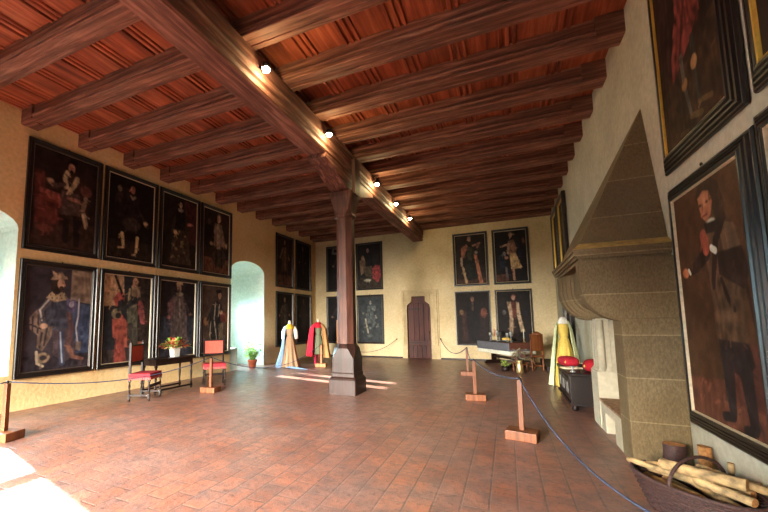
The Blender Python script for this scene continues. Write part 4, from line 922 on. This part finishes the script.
def drape(x0, x1, y0, y1, zt, drop, amp, name, mat, parent, off=.012):
    m = MB(); per = []
    n = 16
    for i in range(n*2): per.append((x0+(x1-x0)*i/(n*2), y0, 0, -1))
    for i in range(n): per.append((x1, y0+(y1-y0)*i/n, 1, 0))
    for i in range(n*2): per.append((x1-(x1-x0)*i/(n*2), y1, 0, 1))
    for i in range(n): per.append((x0, y1-(y1-y0)*i/n, -1, 0))
    k = len(per); vs = [(x_, y_, zt) for x_, y_, a_, b_ in per]
    for t in (.03, .5, 1.):
        for i, (x_, y_, nx_, ny_) in enumerate(per):
            o_ = off+amp*t*(1+math.sin(i*1.15)); vs.append((x_+nx_*o_, y_+ny_*o_, zt-drop*t))
    fs = [(j*k+i, j*k+(i+1) % k, (j+1)*k+(i+1) % k, (j+1)*k+i) for j in range(3) for i in range(k)]+[tuple(range(k))]
    m.add(vs, fs, 0, False); return m.build(name, mat, parent)
tc = empty('tablecloth', (tx, ty, .816), TA, 'grey tablecloth with a white border hanging over the long table', 'tablecloth')
drape(-.98, .98, -.47, .47, .002, .40, .004, 'white_undercloth', M['whitecloth'], tc, .004)
drape(-.98, .98, -.47, .47, .008, .27, .008, 'grey_overcloth', M['greycloth'], tc, .018)
m = MB(); m.box(-1.03, -.55, -.505, .505, .012, .016); m.box(-1.035, -1.03, -.505, .505, -.2, .016); m.build('brown_end_runner', M['browncloth'], tc)
R2 = Matrix.Rotation(TA, 3, 'Z')
def ont(a, b_): v = R2 @ Vector((a, b_, 0)); return (tx+v.x, ty+v.y, .833)
gob = [(.04, 0), (.042, .008), (.012, .02), (.01, .09), (.035, .12), (.045, .18), (.042, .2), (.036, .13)]
sil = M['pewter']
spots = [(-.7, .2, gob, sil, 'goblet', 'pewter goblet nearest the red carved chair', 1.3), (-.35, .1, gob, sil, 'goblet', 'pewter goblet just right of the yellow loaf', 1.1),
         (.1, .2, gob, sil, 'goblet', 'pewter goblet just left of the yellow loaf', 1.4), (.35, -.05, gob, sil, 'goblet', 'pewter goblet towards the left end of the table', 1.2), (.62, .15, gob, sil, 'goblet', 'leftmost pewter goblet on the laid table', 1.1)]
for a_, b_, pr, mt, nm, lb, s in spots:
    m = MB(); m.lathe([(r*1.2, z*s*1.4) for r, z in pr], n=14); setp(m.build(nm, mt, None, ont(a_, b_)), lb, nm, 'goblets on the laid table')
for a_, b_, lb in ((.75, -.1, 'thin candle in a brass holder at the left end of the table'), (-.8, -.2, 'thin candle in a brass holder at the right end of the table')):
    ee = empty('candlestick', ont(a_, b_), 0, lb, 'candlestick', 'candlesticks on the laid table')
    m = MB(); m.lathe([(.05, 0), (.05, .01), (.015, .03), (.012, .12), (.03, .13), (.02, .15)], n=12); m.build('holder', M['brass'], ee)
    m = MB(); m.lathe([(.012, .14), (.011, .42), (.002, .43)], n=10); m.build('candle', M['redc'] if a_ > 0 else M['whitecloth'], ee)
ee = empty('food_platter', ont(.05, -.12), 0, 'platter heaped with yellow food in the middle of the laid table', 'platter')
m = MB(); m.lathe([(.1, 0), (.2, .02), (.21, .03), (.1, .012)], n=24); m.build('plate', M['pewter'], ee)
m = MB()
for i in range(7):
    a_ = i*.9; m.lathe([(.01, 0), (.06, .02), (.065, .05), (.03, .085), (.005, .09)], (.09*math.cos(a_), .09*math.sin(a_), .015+.004*i), 10)
m.lathe([(.02, 0), (.09, .03), (.08, .08), (.02, .11)], (0, 0, .03), 12); m.build('loaves', flat('golden_bread', (220, 178, 80), .7), ee)
# carved chair at the right end
e = empty('carved_chair', (.66, 13.16, 0), TA, 'red-brown carved high-back chair at the right end of the laid table', 'chair')
m = MB(); m.bevbox(-.23, .23, -.22, .22, .43, .48, .01); m.build('seat', M['oak'], e)
m = MB(); m.bevbox(-.24, -.2, -.18, .18, .62, 1.12, .01); m.lathe([(.02, 0), (.16, .02), (.12, .07), (.03, .12)], (-.22, 0, 1.1), 10); m.build('back_panel', M['oak'], e)
for sx in (-1, 1):
    for sy in (-1, 1):
        m = MB(); cx, cy = sx*.2, sy*.19; m.lathe([(.022, 0), (.03, .05), (.018, .1), (.032, .2), (.018, .3), (.026, .43)], (cx, cy, 0), 8)
        if sx < 0: m.box(cx-.022, cx+.022, cy-.022, cy+.022, .43, 1.14)
        m.build('leg', M['oak'], e)
m = MB()
for sy in (-1, 1): m.box(-.2, .2, sy*.19-.012, sy*.19+.012, .12, .16)
m.box(-.012, .012, -.19, .19, .12, .16); m.build('stretcher', M['oak'], e)
# stool with fruit and greenery in front of the table
e = empty('carved_stool', (.27, 12.78, 0), .4, 'low carved wooden stool before the laid table', 'stool')
m = MB(); m.bevbox(-.2, .2, -.16, .16, .26, .3, .008); m.build('seat', M['oak'], e)
for sx in (-1, 1):
    for sy in (-1, 1): m = MB(); m.lathe([(.02, 0), (.03, .05), (.018, .1), (.03, .2), (.02, .26)], (sx*.15, sy*.11, 0), 8); m.build('leg', M['oak'], e)
def bouquet(name, loc, pot, potmat, cols, n, R, h0, label, cat, seed):
    r3 = random.Random(seed); e = empty(name, loc, 0, label, cat); m = MB(); m.lathe(pot, n=20); m.build('vase', potmat, e); f = MB(); q = MB()
    for i in range(n):
        a_ = r3.random()*2*PI; el = .25+1.3*r3.random(); L_ = R*(.5+.5*r3.random()); d = Vector((math.cos(a_)*math.cos(el), math.sin(a_)*math.cos(el), math.sin(el)))
        b_ = Vector((0, 0, h0)); q.tube([b_, b_+d*L_], .004, 4)
        for k in range(5):
            a2 = r3.random()*2*PI; leaf(f, b_+d*L_*(.5+.5*r3.random()), (math.cos(a2), math.sin(a2), r3.random()*.8), .05+.07*r3.random(), .03+.03*r3.random(), .3, r3.randrange(len(cols)))
    q.build('stems', cols[1], e); f.build('blooms', cols, e); return e
pk = flat('dusty_pink_petals', (176, 104, 100)); gr = flat('grey_leaf', (128, 124, 104))
bouquet('flower_vase', (.25, 12.2, 0), [(.06, 0), (.10, .02), (.11, .1), (.09, .24), (.07, .34), (.10, .40), (.09, .40), (.06, .34)], M['brass'], [pk, gr, flat('dark_rose_petals', (120, 50, 48)), pk], 60, .40, .38, 'tall brass vase of dried pink flowers on the floor behind nearest rope stand', 'vase', 4)
bouquet('leafy_arrangement', (.27, 12.78, .3), [(.06, 0), (.09, .03), (.08, .1), (.075, .1)], M['terra'], [M['leaf'], M['leaf2'], M['leaf2'], pk], 34, .3, .08, 'arrangement of bright green leaves and pink flowers on the carved stool', 'plant', 5)
bouquet('leafy_arrangement', (-.14, 12.7, 0), [(.09, 0), (.12, .03), (.12, .16), (.11, .16)], M['dark'], [M['leaf'], M['leaf2'], gr], 24, .24, .14, 'low green leaves in a pot on the floor at the near corner of the table', 'plant', 6)
# low dark platform in the right corner
m = MB()
for i in range(9): m.bevbox(1.0, 1.66, 12.75+i*.31, 13.04+i*.31, 0.0, .16, .006)
setp(m.build('wooden_platform', M['dark'], None), 'low dark boarded wooden platform in the far right corner', 'platform')

# ------------------------------------------------------------------ log basket
BX, BY = 1.28, 3.99
e = empty('log_basket', (BX, BY, 0), .6, 'dark wicker basket with a hooped handle full of pale logs, bottom right', 'basket'); e.scale = (.82, .92, .92)
m = MB(); NS = 44
def ring(z, rx, ry): return [(rx*math.cos(2*PI*i/NS), ry*math.sin(2*PI*i/NS), z) for i in range(NS+1)]
for j in range(15):
    t = j/14; rx, ry, z = .25+.09*t, .36+.12*t, .02+.27*t
    pts = [(rx*(1+.03*(1 if (i+j) % 2 else -1))*math.cos(2*PI*i/NS), ry*(1+.03*(1 if (i+j) % 2 else -1))*math.sin(2*PI*i/NS), z) for i in range(NS+1)]
    m.tube(pts, .0125, 6)
m.build('woven_side', M['wicker'], e)
m = MB()
for i in range(22):
    a_ = 2*PI*i/22; m.tube([(.25*math.cos(a_), .36*math.sin(a_), .0), (.34*math.cos(a_), .48*math.sin(a_), .3)], .008, 5)
m.build('uprights', M['wicker'], e)
m = MB(); m.lathe([(.24, 0.0), (.24, .02)], n=32, fn=lambda a, z, j: 1+.42*abs(math.sin(a))**2); m.build('bottom', M['wicker'], e)
m = MB(); m.tube(ring(.3, .345, .485), .02, 8); m.build('rim', M['wicker'], e)
m = MB(); m.tube([(.34*math.cos(t), -.04, .29+.24*math.sin(t)) for t in [PI*i/20 for i in range(21)]], .014, 8); m.build('handle', M['wicker'], e)
log_n = 0
def log(loc, rot, L, r, label, mat=None):
    rg = random.Random(int(L*1000+r*7000+loc[0]*99)); m = MB(); n = 16; segs = 5; vs = []
    ph = [rg.random()*6 for _ in range(3)]
    for j in range(segs+1):
        for i in range(n):
            a_ = 2*PI*i/n; q = r*(1+.05*math.sin(2*a_+ph[0])+.04*math.sin(3*a_+ph[1]+j*.4)); vs.append((q*math.cos(a_)+.01*math.sin(j+ph[2]), q*math.sin(a_), -L/2+L*j/segs))
    m.add(vs, [(j*n+i, j*n+(i+1) % n, (j+1)*n+(i+1) % n, (j+1)*n+i) for j in range(segs) for i in range(n)], 0, True)
    k = len(vs); m.add(vs[:n], [tuple(range(n))[::-1]], 1); m.add(vs[-n:], [tuple(range(n))], 1)
    o = m.build('firewood_log', [mat or M['bark'], M['endgrain']]); o.location = loc; o.rotation_euler = rot
    if abs(rot[0]) > 1: o.location.z -= .025; o.scale = (.8, .8, .95)
    setp(o, label, 'log', 'firewood logs'); return o
L0 = [((BX-.02, BY-.02, .20), (PI/2, .05, .25), .62, .055, 'log deep in the middle of the basket'),
      ((BX-.14, BY+.02, .24), (PI/2-.1, 0, .3), .60, .045, 'pale log along the left side of the basket'),
      ((BX+.12, BY+.0, .235), (PI/2+.05, 0, .2), .60, .05, 'log along the wall side of the basket'),
      ((BX-.07, BY+.02, .335), (PI/2-.12, 0, .5), .58, .045, 'thin pale birch log lying on top at the left of the basket'),
      ((BX+.06, BY+.0, .35), (PI/2+.08, 0, .75), .6, .05, 'thick pale birch log crossing the top of the basket'),
      ((BX+.17, BY+.06, .345), (PI/2-.05, 0, .9), .5, .042, 'top birch log with its cut end towards the wall'),
      ((BX-.0, BY-.16, .43), (PI/2, .1, 1.0), .5, .05, 'uppermost birch log with a round cut end, nearest the camera'),
      ((BX-.03, BY+.22, .33), (PI/2, .15, 1.3), .42, .035, 'thin crooked log at the far end of the basket')]
L0 += [((BX-.2, BY+.16, .335), (PI/2, .1, .75), .44, .032, 'thin log poking over the far left rim of the basket'),
       ((BX+.2, BY-.12, .40), (PI/2+.1, 0, .85), .46, .038, 'log resting on the near right rim of the basket'),
       ((BX+.08, BY-.26, .36), (PI/2+.06, 0, .65), .36, .04, 'short log at the near end of the basket')]
for a in L0: log(*a)
log((1.43, 4.86, .17), (0, 0, 0), .34, .085, 'short upright log standing on the floor against the fireplace jamb', M['wicker'])
log((1.585, 4.66, .2), (.04, .06, 0), .4, .05, 'upright split log leaning on the wall behind the basket', M['endgrain'])
log((1.60, 4.25, .2), (.0, .12, 0), .38, .022, 'thin pale stick leaning on the wall right of the basket handle')

# ------------------------------------------------------------------ light
W = bpy.data.worlds.new('sky'); S.world = W; W.use_nodes = True
bg = W.node_tree.nodes['Background']; bg.inputs[0].default_value = (.55, .8, 1., 1); bg.inputs[1].default_value = 1.2
sl = bpy.data.lights.new('sun', 'SUN'); sl.energy = 44; sl.angle = math.radians(.6); sl.color = (1., .96, .88)
so = bpy.data.objects.new('sun', sl); C.objects.link(so); so.rotation_euler = SUN.to_track_quat('-Z', 'Y').to_euler(); so.location = (-20, 15, 10)
def area(name, loc, dirv, sx, sy, e, col, spread=PI):
    l = bpy.data.lights.new(name, 'AREA'); l.shape = 'RECTANGLE'; l.size = sx; l.size_y = sy; l.energy = e; l.color = col; l.spread = spread
    o = bpy.data.objects.new(name, l); C.objects.link(o); o.location = loc; o.rotation_euler = Vector(dirv).to_track_quat('-Z', 'Y').to_euler(); return o
for yc, en in ((-2.65, 520), (2.66, 90), (10.5, 170)):  # first lamp is fill at the added embrasure, the others serve seen embrasures
    area('window_daylight', (XL-1.95, yc, 1.85), (1, 0, -.62), 1.3, 1.7, en, (.52, .85, 1.), math.radians(100))
for (a, b), en in zip(NW, (720, 1300)):
    area('near_window_daylight', ((a+b)/2, YN-.45, 2.1), (0, 1, -.56), 1.6, 2.5, en, (1., .93, .82), math.radians(72))  # added fill, tilted down to bounce off the floor
S.view_settings.view_transform = 'Standard'; S.view_settings.look = 'None'; S.view_settings.exposure = 1.17; S.view_settings.gamma = 1.
S.view_settings.use_curve_mapping = False
try:
    S.cycles.max_bounces = 8; S.cycles.diffuse_bounces = 5; S.cycles.sample_clamp_indirect = 6.; S.cycles.use_denoising = True
    S.cycles.caustics_reflective = False; S.cycles.caustics_refractive = False
except Exception: pass
